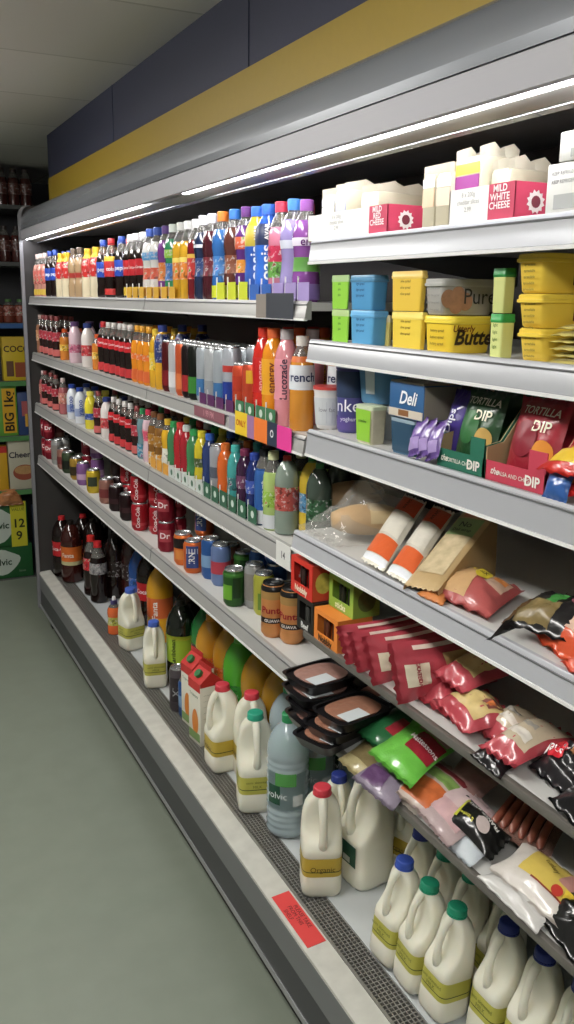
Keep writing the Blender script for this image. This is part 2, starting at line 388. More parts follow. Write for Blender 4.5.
def can(key, h, r, body, bands, desc, text=None, lid='#c9cbcd', name='drink_can'):
    prof = [(r*.80, 0), (r*.84, .003), (r, .012), (r, h-.016), (r*.85, h-.004)]
    parts = [('body', lathe([(0, .003)]+prof+[(0, h-.004)], M(body, .28, metal=.35), 22)),
             ('lid', lathe([(0, h-.003), (r*.74, h-.003), (r*.78, h-.001), (r*.83, h+.001), (r*.87, h-.001), (r*.87, h-.006), (0, h-.006)], M(lid, .25, metal=.8), 22)),
             ('tab', box(-r*.1, r*.45, -r*.2, r*.2, h-.003, h-.0012, M('#b8babc', .3, metal=.8)))]
    for lb in bands:
        z0, z1, hexc = lb[:3]; a0, a1 = lb[3:5] if len(lb) > 3 else (0, 2*PI)
        parts.append(('label', patch(prof, z0*h, z1*h, a0, a1, M(hexc, .3, metal=.2), .0006+.0004*(len(lb) > 3))))
    if text:
        for (s, size, zc, ang, hexc, vert) in text:
            def fn(x, y, zc=zc, ang=ang, vert=vert):
                if vert: x, y = -y, x
                z = zc*h+y; rr = r+.0018; a = ang+x/rr
                return (rr*math.cos(a), rr*math.sin(a), z)
            parts.append(('lettering', text_mesh(s, size, M(hexc, .4), fn, bold=.02)))
    KIND[key] = (name, parts, desc, 'can', h, r)
RELAX = []
def spread_out(items, xmin, xmax, ymin, ymax, steps=60):
    # nudge neighbours apart until their round footprints no longer touch
    P = [[o.location.x, o.location.y, r, w, o.location.z] for o, r, w in items]
    for _ in range(steps):
        moved = False
        for i in range(len(P)):
            for j in range(i+1, len(P)):
                a, b = P[i], P[j]
                if abs(a[4]-b[4]) > .02: continue
                dx, dy = b[0]-a[0], b[1]-a[1]; d = math.hypot(dx, dy); need = a[2]+b[2]+.0012
                if d < need:
                    if d < 1e-5: dx, dy, d = 1, 0, 1
                    k = (need-d)/d*.5; wa, wb = a[3], b[3]; t = max(wa+wb, 1e-6)
                    a[0] -= dx*k*2*wa/t; a[1] -= dy*k*2*wa/t; b[0] += dx*k*2*wb/t; b[1] += dy*k*2*wb/t; moved = True
        for p in P:
            if p[3] > 0: p[0] = min(max(p[0], xmin+p[2]), xmax-p[2]); p[1] = min(max(p[1], ymin+p[2]), ymax-p[2])
        if not moved: break
    for (o, r, w), p in zip(items, P): o.location.x, o.location.y = p[0], p[1]
def spawn(key, loc, where, rz=0., group=None, desc=None, rot=None):
    name, parts, d, cat, h, r = KIND[key]
    t = empty(name, Vector(loc)+Vector((0, 0, .0006)), rz, rot)
    last = {}
    for nm, me in parts:
        up = {'lettering': 'label', 'label_stripe': 'label', 'barcode': 'label', 'tab': 'lid', 'cap_collar': 'cap', 'spout': 'cap'}.get(nm)
        last[nm] = obj(nm, me, last.get(up, t))
    RELAX.append((t, r)); register(t, desc or d, cat, where, group); return t
V = PI+1.0                                            # lettering faces the shopper
# 500 ml drinks
def B(*a, **k): bottle(*a, **k)
B('pinkwater', 'drink_bottle', 'soda', .205, .028, '#c98a7a', '#d0b8b0', [(.30, .62, '#d8695e'), (.05, .18, '#d8b43c')], 'pale pink drink bottle')
B('pepsi', 'cola_bottle', 'soda', .21, .0285, '#1c0e0a', '#2a4aa8', [(.36, .62, '#2448b4')], 'dark cola bottle with blue label', [('pepsi', .022, .49, V, '#e8e8f0', 0)])
B('redcream', 'drink_bottle', 'juice', .19, .029, '#e6d8b4', '#e8b422', [(.42, .80, '#c4221e'), (.80, .9, '#e8b422')], 'red and cream milkshake bottle')
B('brownshake', 'drink_bottle', 'sport', .20, .028, '#a88a64', '#6a5a4c', [(.40, .5, '#a8322a')], 'brown milkshake bottle with red stripe')
B('colayel', 'cola_bottle', 'soda', .21, .0285, '#170b08', '#c4262a', [(.36, .62, '#c4262a'), (.62, .70, '#e2b020'), (.06, .16, '#c8302c')], 'dark cola bottle with red and yellow label', [('cola', .02, .49, V, '#f2e8e0', 0)])
B('colared', 'cola_bottle', 'soda', .21, .0285, '#190b08', '#d8d4d2', [(.36, .60, '#c01f28'), (.05, .18, '#e0b62e')], 'dark cola bottle with yellow base tag', [('Coca-Cola', .012, .48, V, '#f2e8e0', 0)])
B('fruitwhite', 'drink_bottle', 'sport', .215, .029, '#d9d8d2', '#3c5cb8', [(.28, .44, '#d8563a'), (.55, .66, '#5a9ad0'), (.04, .17, '#e0a030')], 'white fruit drink bottle with blue cap')
B('fruitpurple', 'drink_bottle', 'sport', .215, .029, '#7a3c8c', '#5e3a8a', [(.25, .5, '#e07a2c'), (.04, .17, '#e0a030')], 'purple and orange fruit drink bottle')
B('fruitgreen', 'drink_bottle', 'sport', .215, .029, '#2e8a5a', '#d8e0d8', [(.25, .48, '#3a70b8'), (.55, .66, '#8ac03c'), (.04, .17, '#e0a030')], 'green and blue fruit drink bottle')
B('yellowjuice', 'juice_bottle', 'juice', .215, .028, '#d8a21c', '#e6e6e2', [(.26, .48, '#e07f28'), (.48, .54, '#f0d860')], 'golden juice bottle with white cap')
B('darkred', 'juice_bottle', 'juice', .215, .028, '#7c1420', '#e2e0de', [(.26, .52, '#c8302c'), (.52, .57, '#e0b43c')], 'dark red juice bottle with white cap')
B('navyjuice', 'juice_bottle', 'sport', .22, .029, '#1e2c4c', '#d8d8dc', [(.28, .5, '#20407c'), (.62, .66, '#c8c8d0')], 'navy drink bottle with white cap')
B('maroonjuice', 'juice_bottle', 'sport', .22, .029, '#4a1620', '#d0d0d4', [(.28, .5, '#7c2430')], 'maroon drink bottle with pale cap')
B('blueorange', 'juice_bottle', 'sport', .22, .0295, '#2c64a8', '#e0701e', [(.03, .17, '#c8d022'), (.28, .5, '#3a7cc4')], 'blue drink bottle with orange cap')
B('brownbottle', 'juice_bottle', 'sport', .22, .0295, '#5c3028', '#2a68b8', [(.03, .17, '#c8d022'), (.3, .5, '#8a4c30')], 'brown drink bottle with blue cap')
B('purpleorange', 'juice_bottle', 'sport', .22, .0295, '#5a2a78', '#5c2a70', [(.03, .17, '#c8d022'), (.30, .44, '#e08a24'), (.55, .68, '#d85a30')], 'purple and orange drink bottle with purple cap')
B('oasisyellow', 'juice_bottle', 'slim', .215, .030, '#d0b028', '#2a62c8', [(.03, .58, '#2456b4'), (.58, .80, '#b8a028')], 'yellow topped blue juice bottle with white lettering', [('oasis', .040, .40, V, '#f0f4fa', 1), ('AVAIL', .014, .72, V, '#f4f4f0', 1)])
B('oasisblue', 'juice_bottle', 'slim', .215, .032, '#2a56b8', '#2a62c8', [(.03, .58, '#2466d0'), (.58, .80, '#16244c')], 'royal blue juice bottle with white lettering', [('oasis', .040, .40, V, '#f4f6fa', 1), ('AVAIL', .014, .72, V, '#f4f4f0', 1)])
B('pinkfruit', 'juice_bottle', 'juice', .215, .030, '#d07a92', '#d03048', [(.03, .18, '#9a80c0'), (.24, .40, '#60a040'), (.40, .56, '#c8284c')], 'pink fruit drink bottle with red cap')
B('violet', 'water_bottle', 'sport', .215, .032, '#9a8cc4', '#3a7cc8', [(.02, .18, '#8e74bc'), (.52, .60, '#d8dcec')], 'pale violet flavoured water bottle with blue cap')
B('purplefruit', 'juice_bottle', 'sport', .208, .030, '#8a4a9c', '#8a4a9a', [(.02, .18, '#8e74bc'), (.3, .44, '#58983c'), (.55, .63, '#e8e0f0')], 'purple fruit drink bottle', [('en', .024, .59, V, '#6a2080', 0)])
# second shelf
B('amberclear', 'drink_bottle', 'soda', .205, .028, '#9c6a50', '#b89a90', [(.32, .6, '#c88a5a')], 'amber drink bottle with faded label')
B('yellabel', 'drink_bottle', 'soda', .205, .028, '#6c3428', '#c8b8b0', [(.30, .8, '#c8a024')], 'dark drink bottle with tall yellow label')
B('drp', 'cola_bottle', 'soda', .205, .028, '#2c100e', '#8a3a3a', [(.40, .62, '#b83040'), (.04, .2, '#c8605c')], 'maroon cola bottle with pink red label')
B('coke', 'cola_bottle', 'soda', .205, .028, '#1a0a07', '#d4cfcc', [(.50, .68, '#cc1c26'), (.04, .2, '#c83438')], 'white capped cola bottle', [('Coca-Cola', .012, .59, V, '#f6ecec', 0)])
B('cokered', 'cola_bottle', 'soda', .205, .028, '#1a0a07', '#d4262c', [(.50, .68, '#cc1c26'), (.04, .2, '#c83438')], 'red capped cola bottle', [('Coca-Cola', .012, .59, V, '#f6ecec', 0)])
B('yop', 'milkshake_bottle', 'juice', .19, .031, '#d8b8c4', '#5a3c6c', [(.25, .45, '#c86484')], 'pink milkshake bottle with purple cap', capw=.62)
B('mshake', 'milkshake_bottle', 'juice', .19, .031, '#e0d8d4', '#2c3c80', [(.25, .5, '#c83a40')], 'white milkshake bottle with navy cap', capw=.62)
B('smallorange', 'juice_bottle', 'juice', .15, .026, '#d07828', '#d8501c', [(.3, .5, '#e0b030')], 'small orange juice bottle')
B('fanta', 'soda_bottle', 'soda', .205, .028, '#e88a14', '#e8a020', [(.42, .52, '#e86a20'), (.05, .24, '#d8602c')], 'orange soda bottle with pale cap')
B('lucoyellow', 'energy_drink_bottle', 'slim', .20, .028, '#d8a018', '#e8c030', [(.3, .6, '#e8c428')], 'yellow energy drink bottle')
B('lucoblue', 'energy_drink_bottle', 'slim', .215, .029, '#e0a41c', '#2a3c8c', [(.42, .86, '#24387c')], 'yellow energy drink bottle with navy sleeve')
for key, body, lab, d in (('slimred', '#5c1418', '#8c2024', 'slim dark red energy can'), ('slimwhite', '#c8ccd0', '#e4e6e8', 'slim white energy can'), ('slimorange', '#d8562a', '#e87840', 'slim orange energy can'), ('slimblackred', '#241618', '#b02a2c', 'slim black and red energy can'), ('slimblackgreen', '#141a14', '#3c8a34', 'slim black and green energy can'), ('slimsilver', '#aeb6be', '#3c74b0', 'slim silver energy can with blue base'), ('slimplain', '#b8bcc0', '#9a9ea4', 'slim plain silver energy can')):
    can(key, .168, .0265, body, [(.12, .42, lab)], d)
can('redbull', .178, .0268, '#b4bac4', [(.10, .45, '#2840a0'), (.60, .70, '#c83a34')], 'slim silver and dark blue energy can')
can('relred', .135, .0268, '#d84a2a', [(.45, .75, '#c83a24')], 'orange red energy can')
can('relsun', .142, .0268, '#d2482c', [(.62, .86, '#e8b428', V-.6, V+.6)], 'orange red energy can with yellow sun disc')
B('lucored', 'energy_drink_bottle', 'slim', .235, .029, '#d8281e', '#d8301e', [(.30, .68, '#c81c1c')], 'red energy drink bottle with red cap', [('energy', .028, .48, V, '#f0a0a0', 1)])
B('lucoorange', 'energy_drink_bottle', 'slim', .235, .030, '#e88a14', '#e0602a', [(.30, .68, '#e8a01c')], 'orange energy drink bottle with orange cap', [('energy', .028, .48, V, '#7a3010', 1)])
B('lucopink', 'energy_drink_bottle', 'slim', .235, .030, '#dc8a94', '#b8aeb0', [(.28, .70, '#e08c98')], 'pink energy drink bottle with grey cap', [('Lucozade', .026, .49, V, '#3c2440', 1)])
B('orangesq', 'juice_bottle', 'juice', .222, .030, '#d88a28', '#d8d0c8', [(.44, .70, '#d9dde2'), (.73, .79, '#d8641c')], 'amber iced tea bottle with white label', [('rench', .030, .57, V, '#1c2c5c', 0)])
# third shelf
B('clearred', 'drink_bottle', 'soda', .2, .028, '#a8585c', '#c8b0b0', [(.3, .6, '#c87868')], 'clear reddish drink bottle')
B('yazoo', 'milkshake_bottle', 'juice', .185, .031, '#d8dce4', '#26429c', [(.2, .42, '#8a98c0')], 'white milkshake bottle with blue lettering', [('yazoo', .034, .45, V+.2, '#2448a8', 1)], capw=.6)
B('yellowshake', 'milkshake_bottle', 'juice', .185, .031, '#e4d428', '#e8dc50', [(.25, .42, '#3a54a4')], 'bright yellow milkshake bottle', capw=.6)
B('clearblue', 'drink_bottle', 'sport', .205, .028, '#6a8c94', '#2c8a50', [(.05, .3, '#2a7c9c')], 'teal clear drink bottle with green cap')
B('strawb', 'drink_bottle', 'sport', .21, .028, '#d8b8c4', '#d02a4c', [(.4, .62, '#d8506c')], 'pink white drink bottle with red cap')
B('amber', 'drink_bottle', 'juice', .21, .028, '#8a5a20', '#7a4a28', [(.04, .26, '#d8962c'), (.4, .6, '#a8701c')], 'amber brown drink bottle with orange base tag')
B('mango', 'drink_bottle', 'sport', .20, .028, '#e0a818', '#e0b024', [(.02, .45, '#d8d4c8')], 'mango yellow drink bottle')
B('greenb', 'drink_bottle', 'slim', .20, .028, '#3a7c4c', '#2a9a50', [(.04, .2, '#d8dcd8')], 'dark green drink bottle with green cap')
B('redb', 'drink_bottle', 'slim', .205, .028, '#b02028', '#d83a34', [(.04, .2, '#dcdcd8')], 'red drink bottle with red cap')
B('redw', 'drink_bottle', 'slim', .205, .028, '#a81c28', '#d0d4d4', [(.04, .2, '#dcdcd8')], 'red drink bottle with white cap')
B('yellowb', 'drink_bottle', 'slim', .205, .028, '#c8b41c', '#e0cc24', [(.04, .2, '#dcdcd8'), (.4, .55, '#4a5c30')], 'lime yellow drink bottle')
B('navyb', 'drink_bottle', 'slim', .205, .028, '#26386c', '#3464c8', [(.04, .2, '#3c6a4c')], 'navy drink bottle with bright blue cap')
can('silverb', .18, .027, '#a8acb4', [(.04, .2, '#3c6a4c'), (.4, .6, '#5c6474')], 'slim silver can with green base tag')
B('orangeb', 'drink_bottle', 'slim', .195, .028, '#d85c1c', '#e06a24', [(.04, .2, '#3c6a4c')], 'orange sports drink bottle')
B('turq', 'drink_bottle', 'slim', .20, .028, '#3c9c98', '#40b4ac', [(.04, .2, '#3c6a4c'), (.3, .5, '#2c6c70')], 'turquoise sports drink bottle')
B('darkpurple', 'drink_bottle', 'slim', .20, .028, '#3a1c3c', '#7c2c50', [(.04, .2, '#3c6a4c'), (.4, .6, '#6c3a5c')], 'dark plum drink bottle')
B('navy2', 'drink_bottle', 'slim', .20, .028, '#1c2c6c', '#2c44a0', [(.04, .2, '#3c6a4c'), (.4, .6, '#3c58b4')], 'deep blue drink bottle')
B('smart', 'water_bottle', 'juice', .225, .030, '#28508c', '#15171c', [(.02, .2, '#c8ccd0'), (.2, .72, '#2a5aa4')], 'blue water bottle with black cap', [('smart', .034, .42, V, '#e8f0f8', 1)])
B('limewater', 'water_bottle', 'juice', .225, .030, '#a8c46c', '#c8cc9c', [(.02, .2, '#c8ccd0'), (.3, .5, '#8ab83c')], 'pale lime water bottle')
B('litrered', 'water_bottle', 'big', .27, .040, '#7d8c80', '#d03428', [(.32, .62, '#b84c44')], 'clear litre bottle with red cap and fruit label')
B('litreyel', 'soda_bottle', 'big', .27, .041, '#c8a824', '#2c8a3c', [(.32, .56, '#4c88b4')], 'yellow litre bottle with green cap and blue label')
B('litredark', 'water_bottle', 'big', .27, .041, '#3c4a40', '#2c7a3c', [(.32, .58, '#2c5c38')], 'dark clear litre bottle with green cap')
# cans
def C(*a, **k): can(*a, **k)
C('cokecan', .115, .0295, '#b41c28', [(.2, .3, '#c83c44')], 'red cola can', [('Coca-Cola', .02, .5, V, '#e8d0d0', 1)])
C('zero', .115, .0295, '#241214', [(.3, .5, '#3c2024')], 'near black cola can')
C('drpcan', .115, .0295, '#8c1428', [(.35, .75, '#b83c48', V-.7, V+.7)], 'maroon cola can', [('Dr', .03, .55, V, '#f0e0e0', 0)])
C('goldcan', .115, .0295, '#a8822c', [(.2, .6, '#3c3020')], 'gold topped dark drink can')
C('greenblack', .115, .0295, '#3c4c34', [(.2, .6, '#1c2018')], 'olive green drink can')
C('purplecan', .115, .0295, '#8c5c9c', [(.25, .5, '#c8a0c4')], 'purple drink can')
C('yellowcan', .115, .0295, '#d0b024', [(.3, .7, '#3c4434', V-.7, V+.7)], 'yellow drink can')
C('silverred', .115, .0295, '#9c6a5c', [(.25, .6, '#7c3434')], 'dusty red drink can')
C('orangeblack', .115, .0295, '#e8702c', [(.55, .86, '#241c1c'), (.2, .5, '#e88a3c', V-.5, V+.5)], 'orange and black drink can')
C('irn', .115, .0295, '#e4692a', [(.18, .86, '#3c4c8c', V-.75, V+.55), (.62, .78, '#c8ccd8', V-.7, V+.5)], 'orange drink can with blue panel', [('IRN', .026, .5, V-.1, '#e8e4e0', 1)])
C('bluecan', .14, .0285, '#2c5ca4', [(.3, .6, '#7ca4d0')], 'blue drink can')
C('bluewhite', .14, .0285, '#6c84b8', [(.3, .6, '#c04050')], 'pale blue drink can with red band')
C('mojito', .118, .0295, '#2c5c24', [(.2, .6, '#6cb02c', V-1.3, V-.2), (.25, .8, '#1c3c1c', V-.1, V+.6), (.8, .9, '#3c7c2c')], 'dark green lime drink can')
C('tallsilver', .14, .0275, '#9c9c9c', [(.2, .8, '#8c8680')], 'plain silver drink can')
C('limecan', .13, .0275, '#b4b43c', [(.15, .55, '#6c8c34', V-.6, V+.6)], 'lime yellow drink can')
C('punch', .158, .0295, '#d88c4c', [(.04, .22, '#d0884a'), (.28, .38, '#2c1c1c'), (.72, .86, '#b88c4c'), (.86, .95, '#1c1c1c')], 'tall peach coloured drink can with red logo', [('Punta', .026, .52, V-.1, '#a81c28', 0), ('GUAVA', .012, .33, V-.1, '#e8e0d8', 0)], lid='#4c4c4c')
C('monster', .16, .029, '#5c5458', [(.25, .8, '#3c3438', V-.8, V+.8)], 'tall dark silver energy can', [('XL', .034, .5, V, '#9c9c9c', 1)])
# deck bottles
B('cokebig', 'cola_bottle', 'big', .315, .053, '#170806', '#d8262c', [(.36, .60, '#c81c24')], 'large cola bottle with red label', [('Coca-Cola', .026, .48, V+.25, '#f4e8e8', 0)])
B('dietcoke', 'cola_bottle', 'soda', .295, .041, '#170806', '#d8262c', [(.48, .66, '#8c8a8c')], 'cola bottle with red cap and grey label')
B('cokemid', 'cola_bottle', 'soda', .295, .041, '#1c0a08', '#e02c28', [(.44, .64, '#d42430')], 'cola bottle with red cap standing behind')
B('fantabig', 'soda_bottle', 'big', .315, .053, '#3c1410', '#1c1410', [(.36, .60, '#d8641c'), (.30, .36, '#b8b484')], 'large dark soda bottle with orange label', [('Fanta', .03, .46, V+.25, '#f0e4d8', 0)])
B('darkbig', 'cola_bottle', 'big', .315, .053, '#1c0d0a', '#241814', [(.36, .60, '#241410')], 'large dark cola bottle with black label')
B('bluebig', 'water_bottle', 'big', .31, .047, '#1c4c98', '#2450a8', [(.34, .58, '#2c64c0')], 'large blue drink bottle')
B('fantaor', 'soda_bottle', 'big', .315, .053, '#e8a41c', '#e07a1c', [(.34, .60, '#e0642c')], 'large golden orange soda bottle', [('Fanta', .034, .44, V, '#f4f0e8', 1)])
B('limeblack', 'squash_bottle', 'big', .31, .053, '#141a12', '#20201c', [(.30, .62, '#a4c42c'), (.57, .62, '#d8c838')], 'large black soda bottle with lime palm label', [('Caribbean', .024, .42, V-.3, '#1c2c14', 1)])
B('redbig', 'soda_bottle', 'big', .315, .053, '#3c1414', '#241410', [(.34, .58, '#2c1414')], 'large wine dark soda bottle')
B('greenbig', 'soda_bottle', 'big', .315, .053, '#1c7c34', '#2c8c3c', [(.34, .58, '#1c2c34')], 'large green lemonade bottle with dark label')
B('amberbig', 'soda_bottle', 'big', .315, .053, '#c88a1c', '#d8901c', [(.34, .58, '#d8601c')], 'large amber orangeade bottle')
B('limebig', 'soda_bottle', 'big', .315, .053, '#4cb02c', '#58b83c', [(.34, .54, '#2c8c2c')], 'large bright green limeade bottle')
B('goldbig', 'soda_bottle', 'big', .315, .058, '#b8861c', '#a87818', [(.34, .48, '#5c4414')], 'large gold ginger beer bottle')
B('sportorange', 'juice_bottle', 'sport', .15, .030, '#e8642a', '#3c3468', [(.28, .52, '#b8b848')], 'small orange juice bottle with purple and white sports cap')
KIND['sportorange'][1].append(('spout', lathe([(0, .146), (.009, .146), (.008, .162), (.006, .166), (0, .166)], M('#e8e8ec', .4), 12)))

# ------------------------------------------------------------------ left-hand shelves
WL = ['on the top drinks shelf', 'on the second drinks shelf', 'on the third drinks shelf', 'on the can shelf']
LS = [.95, .88, .80, .87]
def run(level, items, x=None, where=None, jit=.004):
    z = surf(LZ[level])
    for px, key in items:
        h, r = KIND[key][4], KIND[key][5]; X = (x if x else LX+.018)+r
        k = LS[level]; X = (x if x else LX+.018)+r*k
        Y = min(y_for(px, X, z+h*k*.5), YB[3]-.045)
        t = spawn(key, (X+random.uniform(0, jit), Y, z), where or WL[level], random.uniform(-.15, .15)); t.scale = (k, k, k)
L1 = [(30, 'pinkwater'), (34, 'pinkwater'), (38, 'pinkwater'), (42, 'pinkwater'), (46, 'pinkwater'), (51, 'pepsi'), (56, 'pepsi'), (62, 'redcream'), (67.5, 'redcream'), (74, 'brownshake'), (80, 'brownshake'), (88, 'redcream'), (97, 'redcream'),
 (104, 'pepsi'), (112, 'colayel'), (122, 'pepsi'), (131, 'colared'), (137, 'colared'), (143.5, 'colared'), (151, 'fruitwhite'), (158, 'fruitwhite'), (166, 'fruitpurple'), (174, 'fruitgreen'), (181.5, 'yellowjuice'), (188.5, 'yellowjuice'), (196, 'darkred'),
 (204, 'navyjuice'), (213, 'maroonjuice'), (223, 'blueorange'), (234, 'brownbottle'), (245.5, 'purpleorange'), (256.5, 'oasisyellow'), (268.5, 'oasisblue'), (280.5, 'pinkfruit'), (293, 'violet'), (306, 'purplefruit')]
run(0, L1)
L2 = [(32.5, 'amberclear'), (37.5, 'yellabel'), (42.5, 'drp'), (47.5, 'drp'), (52.5, 'drp'), (57.5, 'drp'), (65, 'smallorange'), (75, 'yop'), (88, 'mshake'), (97.5, 'smallorange'), (103.5, 'cokered'), (109.5, 'coke'), (115, 'coke'), (120.5, 'coke'), (126, 'coke'), (131.5, 'coke'),
 (138, 'fanta'), (144, 'fanta'), (150, 'fanta'), (156, 'lucoyellow'), (162.5, 'lucoblue'), (169, 'slimred'), (175.5, 'slimwhite'), (182.5, 'slimorange'), (189.5, 'slimblackred'), (196.5, 'slimblackgreen'), (205, 'slimsilver'), (213, 'slimplain'), (222, 'slimsilver'), (232, 'redbull'), (242, 'relred'), (252, 'relsun'), (263, 'lucored'), (273, 'lucoorange'), (286, 'lucopink'), (300.5, 'orangesq')]
run(1, L2)
z2 = surf(LZ[1])
for X, Y, w_ in ((.912, 1.607, 'second in its file on the second drinks shelf'), (.985, 1.610, 'deepest on the second drinks shelf')): spawn('orangesq', (X, Y, z2), w_).scale = (.88, .88, .88)
L3 = [(36, 'clearred'), (40.5, 'clearred'), (45.5, 'drp'), (51, 'drp'), (56.5, 'drp'), (63, 'clearred'), (72, 'yazoo'), (80, 'yazoo'), (90, 'yellowshake'), (99, 'drp'), (107, 'mshake'), (114, 'coke'), (119.5, 'coke'), (125, 'coke'), (130.5, 'coke'), (137, 'drp'), (143.5, 'clearblue'), (149, 'strawb'), (155, 'amber'), (161, 'amber'), (167.5, 'mango'), (173.5, 'greenb'), (180, 'redb'), (187, 'redw'),
 (194, 'greenb'), (201.5, 'yellowb'), (209, 'navyb'), (217, 'silverb'), (225.5, 'orangeb'), (234.5, 'turq'), (244, 'darkpurple'), (254.5, 'navy2'), (265.5, 'smart'), (276, 'limewater')]
run(2, L3)
z3 = surf(LZ[2])
for px, k, X in ((288, 'litrered', .858), (303, 'litreyel', .88), (319, 'litredark', .875), (338, 'litredark', .95)):
    spawn(k, (X, y_for(px, X, z3+.08), z3), 'at the third drinks shelf end').scale = (.70, .70, .66)
# rows behind
def behind(level, items, dx, skip=1):
    z = surf(LZ[level])
    for i, (px, key) in enumerate(items):
        if i % skip: continue
        h, r = KIND[key][4], KIND[key][5]; X = LX+.018+.0285+dx; X0 = LX+.018+.0285
        Y = y_for(px, X0, z+h*.5)
        if Y < YB[0]+.17 or Y > YB[3]-.04: continue
        t = spawn(key, (X, Y, z), f"{'third' if dx > .1 else 'second'} row {WL[level]}"); t.scale = (LS[level],)*3
behind(0, L1[5:], .064); behind(1, L2[3:], .064); behind(2, L3[6:], .064)
behind(1, L2[18:], .128); behind(2, L3[14:], .128)
for lv in range(3):
    its = [(o, r*(o.scale.x), 1.) for o, r in RELAX if abs(o.location.z-surf(LZ[lv])) < .01]
    spread_out(its, LX+.0185, BK-.02, YB[0]+.004, YB[3]-.01)
RELAX.clear()
# facing labels and dividers along the shelf fronts
def trays(level, pxs, hexc, hh, where, label):
    z = surf(LZ[level])
    for i, px in enumerate(pxs):
        Y = y_for(px, LX+.02, z)
        t = empty('facing_tag', (LX+.0145, Y, z+.0004))
        obj('divider', box(-.0005, .0025, .0262, .0276, 0, hh+.012, M('#e4e4e2', .4)), t)
        obj('front_tag', box(0, .001, -.022, .0262, 0, hh, M(hexc, .4)), t)
        if hexc in ('#2f6146', '#3f7a52', '#c8cfca'):
            q = bmesh.new(); c = bmesh.ops.create_circle(q, cap_ends=True, radius=.009, segments=14)
            for v in c['verts']: v.co = Vector((-.0004, v.co.x, hh*.55+v.co.y))
            obj('tag_mark', mesh_from(q, M('#c9d6cc' if hexc != '#c8cfca' else '#3c6a4c', .4), 0), t)
        register(t, label, 'shelf tag', where)
trays(0, [131, 137, 143.5, 151, 158, 166, 174], '#dca62e', .034, WL[0], 'upright amber facing tag with white divider')
trays(0, [223, 234, 245.5], '#c9d326', .042, WL[0], 'upright lime facing tag with white divider')
trays(0, [256.5, 268.5], '#2f62b8', .036, WL[0], 'upright blue facing tag with white divider')
trays(0, [280.5, 293, 306], '#a08cc8', .038, WL[0], 'upright lilac facing tag with white divider')
trays(1, [205, 213, 222, 232], '#5c2c5c', .03, WL[1], 'upright plum facing tag with white divider')
trays(1, [242, 252, 263, 273], '#3f7a52', .036, WL[1], 'upright green facing tag with white divider')
trays(2, [155, 161, 167.5], '#dc9a34', .034, WL[2], 'upright orange facing tag with white divider')
trays(2, [173.5, 180, 187, 194, 201.5], '#c8cfca', .034, WL[2], 'upright white facing tag with white divider')
trays(2, [209, 217, 225.5, 234.5, 244, 254.5], '#2f6146', .042, WL[2], 'upright dark green facing tag with white divider')

# cans on the fourth shelf
z4 = surf(LZ[3])
def cans(items, where):
    for px, py, key, n in items:                                     # px, py = middle of the base
        p = onz(px, py, z4); h = KIND[key][4]
        p.x = max(p.x, LX+.045); p.y = min(y_for(px, p.x, z4), YB[3]-.05) 
        for k in range(n):
            t = spawn(key, (p.x, p.y, z4+k*(h*.84+.001)), where if k == 0 else 'stacked upper '+where, random.uniform(-.2, .2)); t.scale = (.97, .97, .84)
cans([(50, 462, 'drpcan', 2), (58, 468, 'tallsilver', 1), (64, 472, 'silverred', 1), (69, 477, 'greenblack', 1), (77, 482, 'goldcan', 1), (84, 488, 'purplecan', 1), (94, 497, 'yellowcan', 1), (107, 506, 'silverred', 1), (118, 510, 'zero', 1), (128, 520, 'zero', 1), (140.5, 530, 'cokecan', 2), (167, 554, 'drpcan', 2), (183.5, 567, 'orangeblack', 1), (193.5, 577, 'irn', 1), (214, 577, 'bluecan', 1), (221, 584, 'bluewhite', 1), (236, 611, 'mojito', 1), (252, 607, 'tallsilver', 1), (262, 612, 'limecan', 1), (273, 645, 'punch', 1), (292, 641, 'punch', 1)], WL[3])
cans([(45, 452, 'drpcan', 2), (53, 456, 'silverred', 2), (62, 463, 'tallsilver', 1), (60, 455, 'greenblack', 1), (89, 476, 'drpcan', 2), (98, 480, 'purplecan', 2), (151, 528, 'cokecan', 2), (158, 533, 'cokecan', 2), (178, 545, 'drpcan', 2), (205, 566, 'irn', 2), (228, 576, 'silverred', 1), (244, 585, 'mojito', 1), (129, 508, 'cokecan', 2), (119, 500, 'zero', 2), (259, 590, 'bluecan', 2), (275, 606, 'bluecan', 2), (289, 620, 'zero', 1)], 'at the back of the can shelf')

for zz in sorted({round(o.location.z, 4) for o, r in RELAX}):
    spread_out([(o, r*o.scale.x, 1.) for o, r in RELAX if abs(o.location.z-zz) < .004], LX+.015, BK-.02, YB[0]+.004, YB[3]-.01)
by = {}
for o, r in RELAX: by.setdefault((round(o.location.z, 2)), []).append(o)
RELAX.clear()
